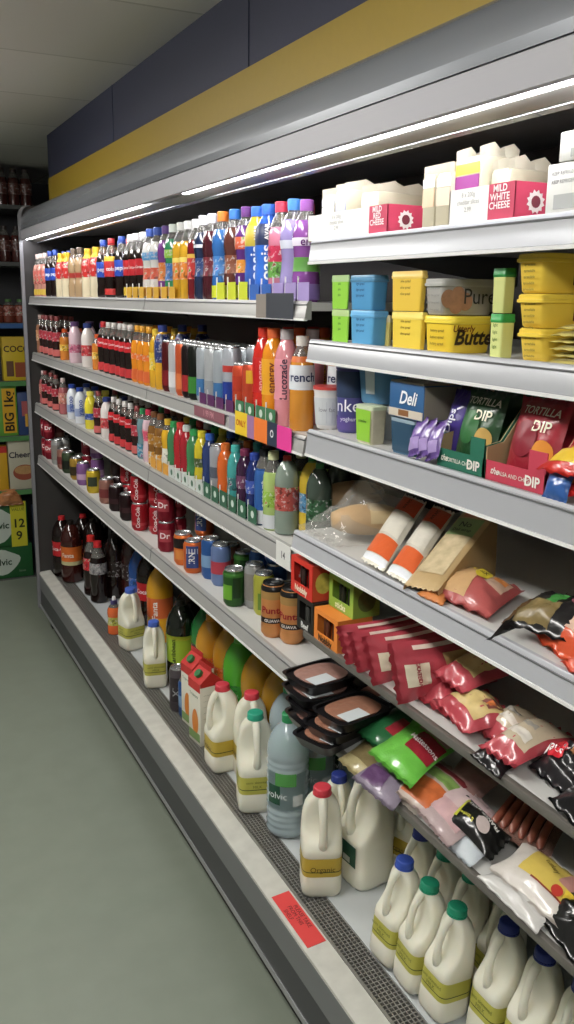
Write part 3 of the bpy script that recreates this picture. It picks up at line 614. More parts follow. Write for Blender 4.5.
# ------------------------------------------------------------------ milk jugs
def jug_parts(sc, wide, capc, labelc, text, two=False):
    bm = bmesh.new(); b = .0455*wide; rings = []
    #      z      a(-x)  ap(+x)   b    n
    spec = [(0, .038, .038, .038, 4), (.004, .0435, .0435, .0435, 4.5), (.012, .0455, .0455, .0455, 5), (.044, .0455, .0455, .0455, 5), (.047, .0445, .0445, .0445, 5), (.092, .0445, .0445, .0445, 5), (.095, .0455, .0455, .0455, 5),
            (.108, .0455, .0445, .0455, 4.6), (.122, .0455, .032, .0454, 4.4), (.138, .0452, .018, .0450, 4), (.156, .0445, .012, .0440, 3.6), (.172, .0425, .0125, .0420, 3.2), (.186, .0395, .0135, .0385, 2.9), (.198, .0345, .0155, .0330, 2.6), (.207, .0275, .0185, .0265, 2.2), (.213, .0205, .0185, .0205, 2), (.216, .0185, .0175, .0185, 2), (.224, .0180, .0175, .0180, 2)]
    for z, a, ap, bb, n in spec: rings.append((z*sc, ring_pts(a*wide, bb*wide, n, 28, ap=ap*wide)))
    loft_bm(bm, rings)
    pts = [(.024, .102), (.0355, .112), (.0395, .126), (.0395, .146), (.0375, .164), (.0330, .182), (.0255, .196), (.0150, .207)]
    tube_bm(bm, [(x*wide, 0, z*sc) for x, z in pts], [.0095*wide, .0108*wide, .0098*wide, .0088*wide, .0088*wide, .0095*wide, .0105*wide, .0105*wide], 12)
    body = mesh_from(bm, M('#e9e6d3', .38, sss=.25), 50)
    r = .0212*(.5+.5*wide); z0 = .2155*sc
    cap = bmesh.new(); k = 40; rg = []
    for zz, rr in ((z0, 1), (z0+.012, 1), (z0+.0145, .93), (z0+.015, .85)):
        rg.append((zz, [((rr*r-(.0006 if i % 2 else 0))*math.cos(2*PI*i/k), (rr*r-(.0006 if i % 2 else 0))*math.sin(2*PI*i/k)) for i in range(k)]))
    loft_bm(cap, rg); parts = [('body', body), ('cap', mesh_from(cap, M(capc, .4), 60))]
    parts.append(('cap_collar', lathe([(r*.9, z0-.004), (r*1.04, z0-.004), (r*1.04, z0-.0005), (r*.9, z0-.0005)], M(capc, .45), 24)))
    # label band wrapped round the recess
    if labelc:
        def lab(z0, z1, hexc, e):
            return loft([(z*sc, ring_pts((.0447+e)*wide, (.0447+e)*wide, 5, 40)) for z in (z0, z1)], M(hexc, .45), False, False)
        parts.append(('label', lab(.049, .090, labelc, .0003)))
        if labelc != '#1f4a3c': parts.append(('label_stripe', lab(.059, .061, '#3c4a1c', .0006)))
        for s, size, zc, ang, hexc in text:
            def fn(x, y, zc=zc, ang=ang):
                X, Y = (.0447+.0013)*wide, x
                v = Vector((X, Y)); c, s_ = math.cos(ang), math.sin(ang)
                return (v.x*c-v.y*s_, v.x*s_+v.y*c, zc*sc+y)
            parts.append(('lettering', text_mesh(s, size, M(hexc, .5), fn)))
    return parts
YEL = '#bdb848'
jt = [('semi skimmed', .011, .078, 0, '#5c6a1c'), ('MILK', .012, .067, 0, '#5c6a1c'), ('FRESH', .011, .078, -PI/2, '#5c6a1c'), ('MILK', .013, .067, -PI/2, '#5c6a1c')]
ot = [('Organic', .019, .066, 0, '#5c4a1c'), ('Organic', .019, .066, -PI/2, '#5c4a1c')]
GOLD = '#c2a534'
def jugkind(key, sc, wide, cap, lab, txt, desc): KIND[key] = ('milk_jug', jug_parts(sc, wide, cap, lab, txt), desc, 'milk', .23*sc, .0455*wide)
jugkind('jugblue', 1.03, .88, '#3c5cc8', YEL, jt, 'blue capped milk jug')
jugkind('jugnavy', 1.03, .88, '#2c3c94', YEL, jt, 'navy capped milk jug')
jugkind('juggreen', 1.03, .88, '#1f9c74', YEL, jt, 'green capped milk jug')
jugkind('jugtall', 1.27, 1.12, '#2aa886', YEL, jt, 'turquoise capped milk jug with yellow label')
jugkind('jugorg', 1.20, 1.08, '#e03c4a', GOLD, ot, 'milk jug with red cap and gold organic label')
jugkind('jugbig', 1.27, 1.25, '#1f7a54', None, [], 'big milk jug with green cap and dark green label')
jugkind('jugpint', 1.1, .90, '#4466cc', YEL, jt, 'small milk jug with blue cap')
jugkind('jugmid', 1.12, 1.0, '#4466cc', YEL, jt, 'medium milk jug with blue cap')
def camdir(x, y): return math.atan2(-y, -x)
ondeck = 'on the fridge deck'
def jug(key, px, py, where, rz=None, toward=0., lean=0.):
    p = onz(px, py, DZ)
    t = spawn(key, (p.x, p.y, DZ), where, (camdir(p.x, p.y)+toward) if rz is None else rz)
    if lean:          # leaning back against the jugs behind
        a = math.radians(lean); t.rotation_mode = 'XYZ'
        t.matrix_world = Matrix.Translation(t.location+Vector((0, 0, .046*math.sin(a)*.6))) @ Matrix.Rotation(a, 4, 'Y') @ Matrix.Rotation(t.rotation_euler.z, 4, 'Z')
    return t
# px, py mark the middle of the base
jug('jugmid', 132, 647, 'beside the orange sports bottle', toward=.5)
jug('jugpint', 149, 686, 'in front of the black lime bottle', toward=.1)
jug('jugorg', 221, 768, 'next to the juice cartons', toward=-1.2)
jug('jugorg', 248, 774, 'behind the turquoise capped jug', toward=.3)
jug('jugtall', 248, 806, 'beside the water bottles', toward=.12)
jug('jugorg', 320, 886, 'in front of the big jug', toward=.12)
jug('jugnavy', 337, 856, 'behind the red capped jug near the big jug', toward=.3)
bj = jug('jugbig', 364, 876, 'beside the red capped organic jug', toward=-.9)
lab = loft([(z, ring_pts(.0553, .0553, 5, 40)[28:40]) for z in (.055, .12)], M('#1f4a3c', .5), False, False)
def open_patch(z0, z1, w, xoff, mat):
    xoff *= 1.025
    bm = bmesh.new(); vs = [bm.verts.new((xoff, y, z)) for y, z in ((-w, z0), (w, z0), (w, z1), (-w, z1))]; bm.faces.new(vs); return mesh_from(bm, mat)
o = obj('label', open_patch(.062, .118, .036, .0562, M('#24503f', .5)), bj); 
o2 = obj('barcode', open_patch(.066, .082, .014, .0567, M('#c9cfc9', .5)), bj)
jug('jugorg', 408, 868, 'behind the four blue and green jugs', toward=-.6)
JG = 'in the block of jugs'
def blockjug(key, x, y, where, lean=0.):
    a = math.radians(lean); t = spawn(key, (x, y, DZ), where); RELAX.pop()
    t.matrix_world = Matrix.Translation((x, y, DZ+.0008+.042*math.sin(a))) @ Matrix.Rotation(a, 4, 'Y') @ Matrix.Rotation(PI+random.uniform(-.08, .12), 4, 'Z') @ Matrix.Diagonal((1., 1., 1.07 if 'near' in where else 1., 1.))
for x, y, k in ((.945, 1.372, 'jugblue'), (.95, 1.287, 'juggreen'), (.957, 1.202, 'juggreen')): blockjug(k, x, y, JG+' at the front', 6)
for x, y, k in ((1.040, 1.446, 'jugnavy'), (1.045, 1.361, 'juggreen'), (1.05, 1.276, 'juggreen'), (1.085, 1.196, 'juggreen')): blockjug(k, x, y, JG+' one row back', 6)
for x, y, k in ((1.004, 1.106, 'jugnavy'), (1.014, 1.018, 'jugnavy'), (1.022, .930, 'jugnavy')): blockjug(k, x, y, JG+' at the near end', 6)
for x, y, k in ((1.135, 1.446, 'jugnavy'), (1.14, 1.361, 'juggreen'), (1.145, 1.276, 'juggreen')): blockjug(k, x, y, JG+' at the back', 6)

# water bottles with ribs
def water():
    h, r = .325, .053; prof = [(0, 0), (.04, 0), (.05, .006), (.053, .014)]
    z = .02
    while z < .205:
        prof += [(.053, z), (.0515, z+.006), (.0515, z+.009), (.053, z+.015)]; z += .0165
    prof += [(.053, .225), (.051, .245), (.043, .268), (.03, .288), (.017, .300), (.0145, .304), (.0145, .310)]
    W = M('#d6ecf4', .05, trans=.5, ior=1.2, coat=.8)
    parts = [('body', lathe(prof+[(0, .310)], W, 32, smooth=60)), ('cap', lathe([(0, .303), (.017, .303), (.017, .323), (.015, .325), (0, .325)], M('#2c9c5c', .4), 20))]
    lp = [(.0537, 0), (.0537, .3)]
    parts.append(('label', patch(lp, .085, .185, V-1.0, V+1.0, M('#9fb8bc', .3, trans=.6, ior=1.1), .0002)))
    parts.append(('label', patch(lp, .15, .185, V-.5, V+.5, M('#4f9c4a', .4), .0006)))
    parts.append(('label', patch(lp, .098, .15, V-.9, V-.25, M('#1f4f3a', .4), .0006)))
    parts.append(('barcode', patch(lp, .095, .125, V+.35, V+.85, M('#d4dadb', .4), .0006)))
    parts.append(('lettering', text_mesh('volvic', .026, M('#e6eef0', .4), lambda x, y: (.0548*math.cos(V-.45+x/.0548), .0548*math.sin(V-.45+x/.0548), .123+y))))
    KIND['water'] = ('water_bottle', parts, 'large clear water bottle with green cap', 'bottle', h, r)
water()
for px, py, wh in ((291, 826, 'in front beside the turquoise capped jug'), (312, 806, 'directly behind the front water bottle'), (334, 800, 'at the back behind the big jug'), (287, 800, 'behind the turquoise capped jug')):
    p = onz(px, py, DZ); spawn('water', (p.x, p.y, DZ), wh, random.uniform(-.2, .2)).scale = (1.08, 1.08, 1.06)

# other deck bottles
DB = 'on the fridge deck'
for px, py, k, wh in ((93, 560, 'darkbig', 'behind the grey label cola'), (107, 572, 'darkbig', 'behind the grey label cola'), (121, 582, 'darkbig', 'behind the grey label cola'),
    (93, 594, 'cokemid', 'the grey label bottle'), (100, 601, 'dietcoke', 'on the grille'), (118, 597, 'darkbig', 'beside the grey label cola'), (115, 633, 'sportorange', 'on the grille'), (141, 616, 'bluebig', 'behind the medium milk jug'), (132, 600, 'redbig', 'behind the blue drink bottle'), (161, 640, 'fantaor', 'behind the small milk jug'), (149, 622, 'cokebig', 'beside the orange soda'),
    (171, 684, 'limeblack', 'behind the tall can'), (187, 672, 'redbig', 'behind the black lime bottle'), (201, 690, 'greenbig', 'behind the cartons'), (214, 703, 'amberbig', 'behind the cartons'), (227, 714, 'amberbig', 'behind the cartons'), (239, 728, 'limebig', 'behind the red capped jugs'), (258, 743, 'goldbig', 'behind the red capped jugs'), (276, 765, 'goldbig', 'beside the water bottles'),
    (178, 709, 'monster', 'beside the juice cartons'), (187, 716, 'bluecan', 'half hidden by the juice cartons')):
    p = onz(px, py, DZ); dk = 1.06 if px > 130 and k != 'bluecan' and k != 'monster' else 1.
    p.y = min(p.y, CY1-.055); p.x = x_for(px, p.y, DZ); spawn(k, (p.x, p.y, DZ), wh, random.uniform(-.2, .2)).scale = (dk, dk, dk)

FARB = [(.893, 4.408, 'cokebig'), (1.002, 4.408, 'cokebig'), (.912, 4.296, 'fantabig'), (1.024, 4.298, 'darkbig'), (1.112, 4.405, 'cokebig')]
for X, Y, k in FARB: spawn(k, (X, Y, DZ), 'at the far end of the deck', -.3)
for o, r in RELAX[-5:]: o['fixed'] = 1
spread_out([(o, r*o.scale.x*(1.06 if 'milk_jug' in o.name else 1.), .0 if 'fixed' in o else .12 if ('milk_jug' in o.name or 'water' in o.name) else 1.) for o, r in RELAX], .866, BK-.02, 1.3, CY1-.006, 120)
for o, r in RELAX:
    if 'fixed' in o: del o['fixed']
RELAX.clear()
# juice cartons (gable top)
def carton(px, py, where):
    p = onz(px, py, DZ); t = empty('juice_carton', p, .12)
    p.z += .0006
    a, h = .041, .215
    t.location = p
    obj('carton_body', box(-a, a, -a, a, 0, h, M('#e4e0cf', .45), .002), t)
    bm = bmesh.new()
    A = [bm.verts.new(v) for v in ((-a, -a, h), (a, -a, h), (a, a, h), (-a, a, h))]; rb = [bm.verts.new(v) for v in ((0, -a*.99, h+.034), (0, a*.99, h+.034))]
    bm.faces.new((A[0], A[1], rb[0])); bm.faces.new((A[2], A[3], rb[1])); bm.faces.new((A[0], rb[0], rb[1], A[3])); bm.faces.new((A[1], A[2], rb[1], rb[0]))
    obj('gable_top', mesh_from(bm, M('#d0302c', .4), 0), t)
    obj('top_seal', box(-.0015, .0015, -a, a, h+.033, h+.05, M('#c82c2a', .4)), t)
    c = obj('cap', lathe([(0, 0), (.014, 0), (.014, .011), (.0125, .0125), (0, .0125)], M('#2f7c42', .4), 20), t); c.location = (-a*.5, 0, h+.017); c.rotation_euler = (0, -math.radians(43), 0)
    obj('label', box(-a-.0006, -a+.001, -a*.98, a*.98, h-.03, h, M('#d0302c', .4)), t)
    obj('label', box(-a*.98, a*.98, -a-.0006, -a+.001, h-.012, h, M('#d0302c', .4)), t)
    # orange fruit picture on the front
    fr = bmesh.new(); bmesh.ops.create_circle(fr, cap_ends=True, radius=1, segments=24)
    for v in fr.verts: v.co = Vector((-a-.0008, v.co.x*.021-.006, .075+v.co.y*.045))
    obj('fruit_picture', mesh_from(fr, M('#e07f24', .4), 0), t)
    obj('label', box(-a-.0009, -a+.001, -a*.9, a*.9, .012, .04, M('#7fa05c', .4)), t)
    obj('lettering', text_mesh('Tropicana', .014, M('#3a6a3a', .5), flat_fn((-a-.0012, 0, h-.048), (0, -1, 0), (0, 0, 1))), t)
    for k in range(6): obj('lettering', text_mesh('pure squeezed orange juice', .0052, M('#9aa08c', .6), flat_fn((0, -a-.0008, h-.04-k*.02), (1, 0, 0), (0, 0, 1))), t)
    register(t, 'orange juice carton with red gable and green cap', 'juice carton', where)
carton(206, 739, 'at the front edge'); carton(198, 722, 'second from the front')

# ------------------------------------------------------------------ boxes, tubs and packs
def text_on(parent, s, size, hexc, o, r, u, shear=0., bold=.015):
    return obj('lettering', text_mesh(s, size, M(hexc, .5), flat_fn(o, r, u), shear, bold), parent)
FRONT = ((0, -1, 0), (0, 0, 1))         # reading direction on a face turned to the aisle
SIDE = ((1, 0, 0), (0, 0, 1))           # on a face turned towards the camera end

def tub(px0, px1, pxs, ztop_py, z, x, body, lid, label, where, name='butter_tub', depth=None, lidh=.010, h=None, extra=None):
    px0 -= 2.5; px1 -= 2.; pxs -= 2.
    yf, yn = y_for(px0, x, z+.03), y_for(px1, x, z+.03); w = yf-yn
    if h is None: h = (onx(px1, ztop_py, x).z-z)*.90
    d = depth if depth else x_for(pxs, yn, z+.03)-x
    t = empty(name, (x+d/2, (yf+yn)/2, z))
    a, b = d/2, w/2
    obj('tub_body', loft([(0, ring_pts(a*.86, b*.86, 7, 40)), (.003, ring_pts(a*.90, b*.90, 7, 40)), (h-lidh, ring_pts(a*.965, b*.965, 7, 40))], M(body, .35)), t)
    obj('lid', loft([(h-lidh-.002, ring_pts(a*.99, b*.99, 7, 40)), (h-lidh-.001, ring_pts(a*1.03, b*1.03, 7, 40)), (h-lidh+.003, ring_pts(a*1.03, b*1.03, 7, 40)), (h-lidh+.0035, ring_pts(a, b, 7, 40)), (h-.002, ring_pts(a, b, 7, 40)), (h, ring_pts(a*.96, b*.96, 7, 40)), (h-.002, ring_pts(a*.9, b*.9, 7, 40))], M(lid, .3)), t)
    if extra: extra(t, a, b, h)
    register(t, label, 'tub', where)
    return t, h
def fine_print(side, hexc, n=3, sz=.006, txt='spread with oils', zf=.75, dz=.01, off=0):
    def f(t, a, b, h):
        for k in range(n):
            if side == 'f': text_on(t, txt, sz, hexc, (-a*.955-.0008+.0*k, off, h*zf-k*dz), *FRONT)
            else: text_on(t, txt, sz, hexc, (off, -b*.955-.0008, h*zf-k*dz), *SIDE)
    return f
W2 = 'on the butter shelf'
z = surf(RZ[1]); x2 = .822
t, h1 = tub(334, 350, 352, 306, z, x2, '#8ed03a', '#b4cf8a', 'lime green spread tub', 'lower of the leftmost stack', extra=fine_print('f', '#3a7a2a', txt='plus'))
tub(334, 350, 352, 0, z+h1+.001, x2, '#8ed03a', '#a8c888', 'lime green spread tub', 'upper of the leftmost stack', h=h1, extra=fine_print('f', '#3a7a2a', txt='plus'))
t, h1 = tub(351, 374, 392, 307, z, x2, '#58a8dc', '#6ab4e8', 'sky blue spread tub', 'lower in the blue stack', extra=fine_print('f', '#1f4f86', txt='light spread'))
tub(351, 374, 392, 0, z+h1+.001, x2, '#4f9cd2', '#5a94bc', 'sky blue spread tub', 'upper in the blue stack', h=h1, extra=fine_print('f', '#1f4f86', txt='light spread'))
t, hh = tub(376, 391, 395, 312, z, x2+.03, '#c8b860', '#c4b888', 'small olive yellow tub', 'between blue and yellow stacks')
t, h1 = tub(393, 423, 430, 308, z, x2, '#f0cf3e', '#f2d860', 'yellow spread tub', 'lower beside the big butter tub', extra=fine_print('f', '#8a6a10', txt='olive spread'))
tub(393, 423, 430, 0, z+h1+.001, x2, '#eac23c', '#e8c45c', 'yellow spread tub', 'upper beside the grey tub', h=h1*1.05, extra=fine_print('f', '#8a6a10', txt='olive spread'))
def butter(t, a, b, h):
    text_on(t, 'Butter', .032, '#3a2a12', (a*.14, -b*.94-.0012, h*.42), *SIDE, shear=.25, bold=.03)
    text_on(t, 'Utterly', .014, '#7a2a12', (-a*.45, -b*.94-.0012, h*.66), *SIDE, shear=.2)
    for k in range(3): text_on(t, 'buttery spread', .006, '#8a6a10', (-a*.945-.0012, 0, h*.6-k*.01), *FRONT)
t, h1 = tub(424, 454, 497, 312, z, x2, '#f2cd2c', '#f4d83c', 'big yellow butter tub with dark slanted lettering', 'under the grey tub', extra=butter)
def pure(t, a, b, h):
    c = bmesh.new()
    for i, (dx, dz, rr) in enumerate(((-.018, .0, .014), (.0, .006, .013), (.014, -.004, .014), (-.004, -.010, .013))):
        q = bmesh.ops.create_circle(c, cap_ends=True, radius=rr, segments=16)
        for v in q['verts']: v.co = Vector((-a*.42+dx+v.co.x, -b*.945-.0012-i*.0002, h*.45+dz+v.co.y))
    obj('picture', mesh_from(c, M('#b8886a', .5, var=.3, scale=120), 0), t)
    text_on(t, 'Pure', .034, '#3a3c3a', (a*.36, -b*.95-.0016, h*.5), *SIDE, bold=0.0)
    for k in range(4): text_on(t, 'dairy free spread', .005, '#8a8c88', (-a*.95-.0012, 0, h*.75-k*.011), *FRONT)
tub(425, 444, 499, 0, z+h1+.001, x2+.004, '#a9a7a2', '#b4b4b0', 'pale grey spread tub with potato picture', 'on the big butter tub', h=h1*.98, extra=pure)
t, h1 = tub(491, 503, 517, 309, z, x2+.004, '#d8e08a', '#2fa04a', 'pale lime tub with green lid', 'lower beside the yellow tower', extra=fine_print('f', '#5a7a2a', txt='light', n=4))
tub(494, 506, 518, 0, z+h1+.001, x2+.01, '#ccd282', '#2a8a42', 'pale lime tub with green lid', 'upper beside the yellow tower', h=h1)
def dkred(t, a, b, h):
    obj('label', box(-a*.3, a*.9, -b*.965-.0006, -b*.9, h*.22, h*.66, M('#6a1a26', .45)), t)
    text_on(t, 'BUTTER SPREAD', .010, '#e8d8c8', (a*.3, -b*.965-.0012, h*.46), *SIDE)
    for k in range(5): text_on(t, 'spreadable', .005, '#8a7420', (-a*.95-.0012, 0, h*.72-k*.008), *FRONT)
zz = z
for k, wh in enumerate(('at the bottom of the three tub tower', 'in the middle of the three tub tower', 'on top of the three tub tower')):
    t, h3 = tub(517-k*.5, 545, 0, 322, zz, x2, '#efc93c', '#f2cf3e', 'yellow butter tub with dark red label', wh, depth=.16, h=.044 if k < 2 else .052, extra=dkred); zz += h3+.0008

# ---- cheese trays on the top right shelf
z1 = surf(RZ[0]); x1 = .815
W1 = 'on the topmost food shelf'
def cheese_tray(pl, pm, pr, ps, hpy, where, words, yside):
    yf, ym, yn = y_for(pl, x1, z1+.02), y_for(pm, x1, z1+.02), y_for(pr, x1, z1+.02)
    hh = onx(pr, hpy, x1).z-z1; d = .22
    z1_ = z1+.0006; t = empty('cheese_tray', (x1, (yf+yn)/2, z1_)); oy = (yf+yn)/2
    def p(nm, me): o = obj(nm, me, t); o.location = (-x1, -oy, -z1); return o
    p('tray_base', box(x1, x1+d, yn, yf, z1, z1+.002, M('#b08a5c', .8)))
    p('white_front', box(x1, x1+.002, ym, yf, z1, z1+hh, M('#ecebe6', .5)))
    p('pink_front', box(x1-.0003, x1+.002, yn, ym, z1, z1+hh, M('#d23a5c', .5)))
    def side(y, mat, nm, dy):
        bm = bmesh.new(); pts = [(x1, z1), (x1+d, z1), (x1+d, z1+hh*1.75), (x1+d*.75, z1+hh*1.75), (x1+d*.32, z1+hh), (x1, z1+hh)]
        a = [bm.verts.new((X, y, Z)) for X, Z in pts]; b = [bm.verts.new((X, y+dy, Z)) for X, Z in pts]
        bm.faces.new(a); bm.faces.new(b)
        for i in range(6): bm.faces.new((a[i], a[(i+1) % 6], b[(i+1) % 6], b[i]))
        p(nm, mesh_from(bm, mat, 0))
    side(yn, M('#d23a5c', .5), 'pink_side', .0012); side(yn+.0016, M('#a98456', .8), 'card_lining', .001); side(yf-.002, M('#a98456', .8), 'card_lining', .002)
    p('card_back', box(x1+d-.002, x1+d, yn, yf, z1, z1+hh*1.9, M('#a07c50', .8)))
    p('white_corner', box(x1+.07, x1+d, yn-.0008, yn+.0004, z1, z1+hh*.8, M('#ecebe6', .5)))
    # starburst on the pink side
    bm = bmesh.new(); vs = []
    for k in range(24):
        r = .016 if k % 2 else .0125; vs.append(bm.verts.new((x1+.036+r*math.cos(k*PI/12), yn-.0009, z1+hh*.5+r*math.sin(k*PI/12))))
    bm.faces.new(vs); p('starburst', mesh_from(bm, M('#f4ece8', .5), 0))
    bm = bmesh.new(); q = bmesh.ops.create_circle(bm, cap_ends=True, radius=.008, segments=14)
    for v in q['verts']: v.co = Vector((x1+.036+v.co.x, yn-.0013, z1+hh*.5+v.co.y))
    p('starburst_centre', mesh_from(bm, M('#7a2a3a', .5), 0))
    for k, wd in enumerate(words):
        o = obj('lettering', text_mesh(wd, .013, M('#f8eef0', .5), flat_fn((x1-.0012, (yn+ym)/2+.002, z1+hh*(.86-.22*k)), *FRONT), bold=.02), t); o.location = (-x1, -oy, -z1)
    for k, wd in enumerate(('8 x 200g', 'cheddar slices', '2.99')):
        o = obj('lettering', text_mesh(wd, .009, M('#8c8c88', .5), flat_fn((x1-.001, (yf+ym)/2, z1+hh*(.82-.2*k)), *FRONT)), t); o.location = (-x1, -oy, -z1)
    register(t, 'pink and white card cheese tray', 'tray', where)
    return yf, ym, yn, hh
def cheese(px, dx, zb, w, d, h, label, where, lab=None, tilt=0.):
    Y = y_for(px, x1+dx, zb+h/2); t = empty('cheese_block', (x1+dx+d/2, Y, zb), tilt)
    bm = bmesh.new(); box_bm(bm, -d/2, d/2, -w/2, w/2, 0, h, .006); obj('block', mesh_from(bm, M('#c9c0a4', .4, coat=.3)), t)
    bm = bmesh.new()   # crimped wrapper ends sticking up
    for yy in (-w/2+.004, w/2-.004):
        prev = None
        for k in range(7):
            X = -d/2+d*k/6; Z = h+.010+.008*((k*7) % 3)/2
            a, b = bm.verts.new((X, yy, h-.006)), bm.verts.new((X, yy+.004*math.sin(k*2), Z))
            if prev: bm.faces.new((prev[0], a, b, prev[1]))
            prev = (a, b)
    obj('wrapper_crimp', mesh_from(bm, M('#cdc6b0', .35), 20), t)
    if lab:
        c1, c2 = lab
        obj('label', box(-d/2-.0006, -d/2+.001, -w*.45, w*.42, h*.40, h*.72, M(c1, .4)), t)
        obj('label', box(-d/2-.0006, -d/2+.001, -w*.45, w*.42, h*.74, h*.90, M(c2, .4)), t)
    register(t, label, 'cheese', where)
yf, ym, yn, hh = cheese_tray(308, 369, 387, 418, 204, 'at the left end of the topmost shelf', ('MILD', 'RED', 'CHEESE'), 0)
cheese(326, .012, z1+.004, .045, .12, hh+.032, 'white wrapped cheese block', 'at the left end of the left tray', ('#e4e4e4', '#d4d8e4'), .1)
cheese(341, .012, z1+.004, .045, .12, hh+.036, 'white wrapped cheese block with pale blue print', 'in the left tray', ('#b8bcd8', '#e8e8ea'), -.05)
cheese(366, .014, z1+.004, .05, .11, hh+.024, 'white wrapped cheese block', 'standing mid left tray', None, .15)
cheese(428, .004, z1+.001, .034, .10, .082, 'white and orange cheese pack', 'standing left of the right tray', ('#e8c8a4', '#ecece6'))
cheese(440, .004, z1+.001, .034, .10, .080, 'white and peach cheese pack', 'touching the right tray', ('#e8d4bc', '#f0f0ea'), .12)
yf, ym, yn, hh = cheese_tray(449, 488, 514, 545, 181, 'right of the white cheese packs', ('MILD', 'WHITE', 'CHEESE'), 0)
cheese(466, .014, z1+.004, .062, .07, hh+.043, 'cheese block with purple and yellow label', 'standing in the right tray', ('#a03a92', '#e8c83c'))
cheese(497, .03, z1+.004, .04, .08, hh+.022, 'cream wrapped cheese block', 'behind the purple label cheese', None, .1)
# white printed boxes at the near end
for k, (pa, pb, zz0, hh2) in enumerate(((546, 590, z1, .062), (556, 620, z1+.063, .035))):
    ya, yb = y_for(pa, x1, z1+.03), y_for(pb, x1, z1+.03)
    t = empty('white_box', (x1, (ya+yb)/2, zz0+.0006)); w2 = ya-yb
    obj('carton', box(0, .16, -w2/2, w2/2, 0, hh2, M('#dcdcd6', .5), .002), t)
    obj('window', box(-.0006, .002, -w2*.42, w2*.3, hh2*.12, hh2*.4, M('#b4b6b4', .2), 0), t)
    for j in range(2): text_on(t, 'KEEP REFRIGERATED', .006, '#7a7a78', (-.0012, 0, hh2*(.8-.16*j)), *FRONT)
    register(t, 'white printed box', 'box', 'at the near end of the topmost shelf, '+('lower' if k == 0 else 'upper'))

# ---- pots and dips on the third right shelf
z = surf(RZ[2]); x3 = .822
def pot(px, py, rt, rb, h, body, lid, label, where, labels=(), text=None, zb=None, lidh=.006):
    X = py if py < 5 else x3+.03; p = Vector((X, y_for(px, X, (zb or z)+.03), z))
    t = empty('yoghurt_pot', (p.x, p.y, (zb if zb else z)+.0005)); prof = [(rb, 0), (rt, h)]
    obj('pot_body', lathe([(0, 0), (rb*.94, 0), (rb, .004), (rt, h-.004), (rt*1.05, h-.003), (rt*1.05, h), (0, h)], M(body, .35), 28), t)
    obj('lid', lathe([(0, h), (rt*1.07, h), (rt*1.07, h+lidh), (rt, h+lidh), (0, h+lidh-.001)], M(lid, .35), 28), t)
    for lb in labels: obj('label', patch(prof, lb[0]*h, lb[1]*h, lb[3] if len(lb) > 3 else 0, lb[4] if len(lb) > 3 else 2*PI, M(lb[2], .4), .0015), t)
    if text:
        for s, size, zc, hexc, da in text:
            obj('lettering', text_mesh(s, size, M(hexc, .4), lambda x, y: ((rt+.0012)*math.cos(PI+.9+da+x/rt), (rt+.0012)*math.sin(PI+.9+da+x/rt), zc*h+y)), t)
    register(t, label, 'pot', where); return t
pot(329, .86, .031, .025, .078, '#d6d4d2', '#c8403c', 'white yoghurt pot with red rim', 'at the left end of the pot shelf', [(.1, .8, '#c4c8cc'), (.15, .7, '#b8bcc4', PI+.6, PI+1.6)], [('low fat', .012, .5, '#7a7a84', 0)])
pot(351, .875, .030, .026, .125, '#4c4a8c', '#8c94b4', 'tall navy and purple yoghurt pot with white lettering', 'behind the lime pot', [(.55, .95, '#2c3c5c'), (.05, .25, '#5a4a92')], [('nke', .034, .42, '#ecebf4', -.1), ('yoghurt', .011, .22, '#d8d8ec', 0)])
pot(383, .905, .047, .040, .075, '#4f84ac', '#a8b4b8', 'wide blue yoghurt bucket with pale lid', 'stacked behind the lime pot', [(.25, .95, '#c8d4d8', PI+.2, PI+.65)], zb=z+.0635)
pot(387, .905, .044, .042, .056, '#a8aeb0', '#c4c8c8', 'wide pale yoghurt bucket', 'beneath the blue bucket')
# lime and cream square pot
def sqpot(pa, pb, ps, py, body, lid, label, where, sidec, h, zb=None, words=None):
    ya, yb = y_for(pa, x3, z+.02), y_for(pb, x3, z+.02); d = x_for(ps, yb, z+.02)-x3; w = ya-yb; a, b = d/2, w/2
    t = empty('salad_pot', (x3+a, (ya+yb)/2, zb if zb else z))
    obj('pot_body', loft([(0, ring_pts(a*.84, b*.84, 7, 36)), (h-.004, ring_pts(a*.97, b*.97, 7, 36))], M(body, .3, var=.15, scale=90)), t)
    obj('lid', loft([(h-.006, ring_pts(a, b, 7, 36)), (h, ring_pts(a, b, 7, 36)), (h+.001, ring_pts(a*.9, b*.9, 7, 36))], M(lid, .3)), t)
    if sidec:
        bm = bmesh.new(); f = lambda zz: .84+.13*zz/h
        vs = [bm.verts.new((-a*f(zz)-.0008, yy*f(zz), zz)) for yy, zz in ((-b*.9, h*.06), (b*.9, h*.06), (b*.9, h*.9), (-b*.9, h*.9))]; bm.faces.new(vs)
        obj('label', mesh_from(bm, M(sidec, .4), 0), t)
    if words:
        for s, size, hexc, zf in words: text_on(t, s, size, hexc, (-a*.97-.0016, 0, h*zf), *FRONT)
    register(t, label, 'pot', where); return t
sqpot(354, 371, 388, 407, '#bdb79c', '#c6d4b4', 'cream salad pot with lime green label', 'in front of the tall navy pot', '#8cc832', .068, words=[('coleslaw', .008, '#3a6a1a', .6)])
DB1, DB2 = '#2f5878', '#3a6a94'
t = sqpot(389, 413, 428, 430, DB1, '#8fa4b0', 'navy deli pot', 'under the lettered deli pot', '#2c4c66', .060)
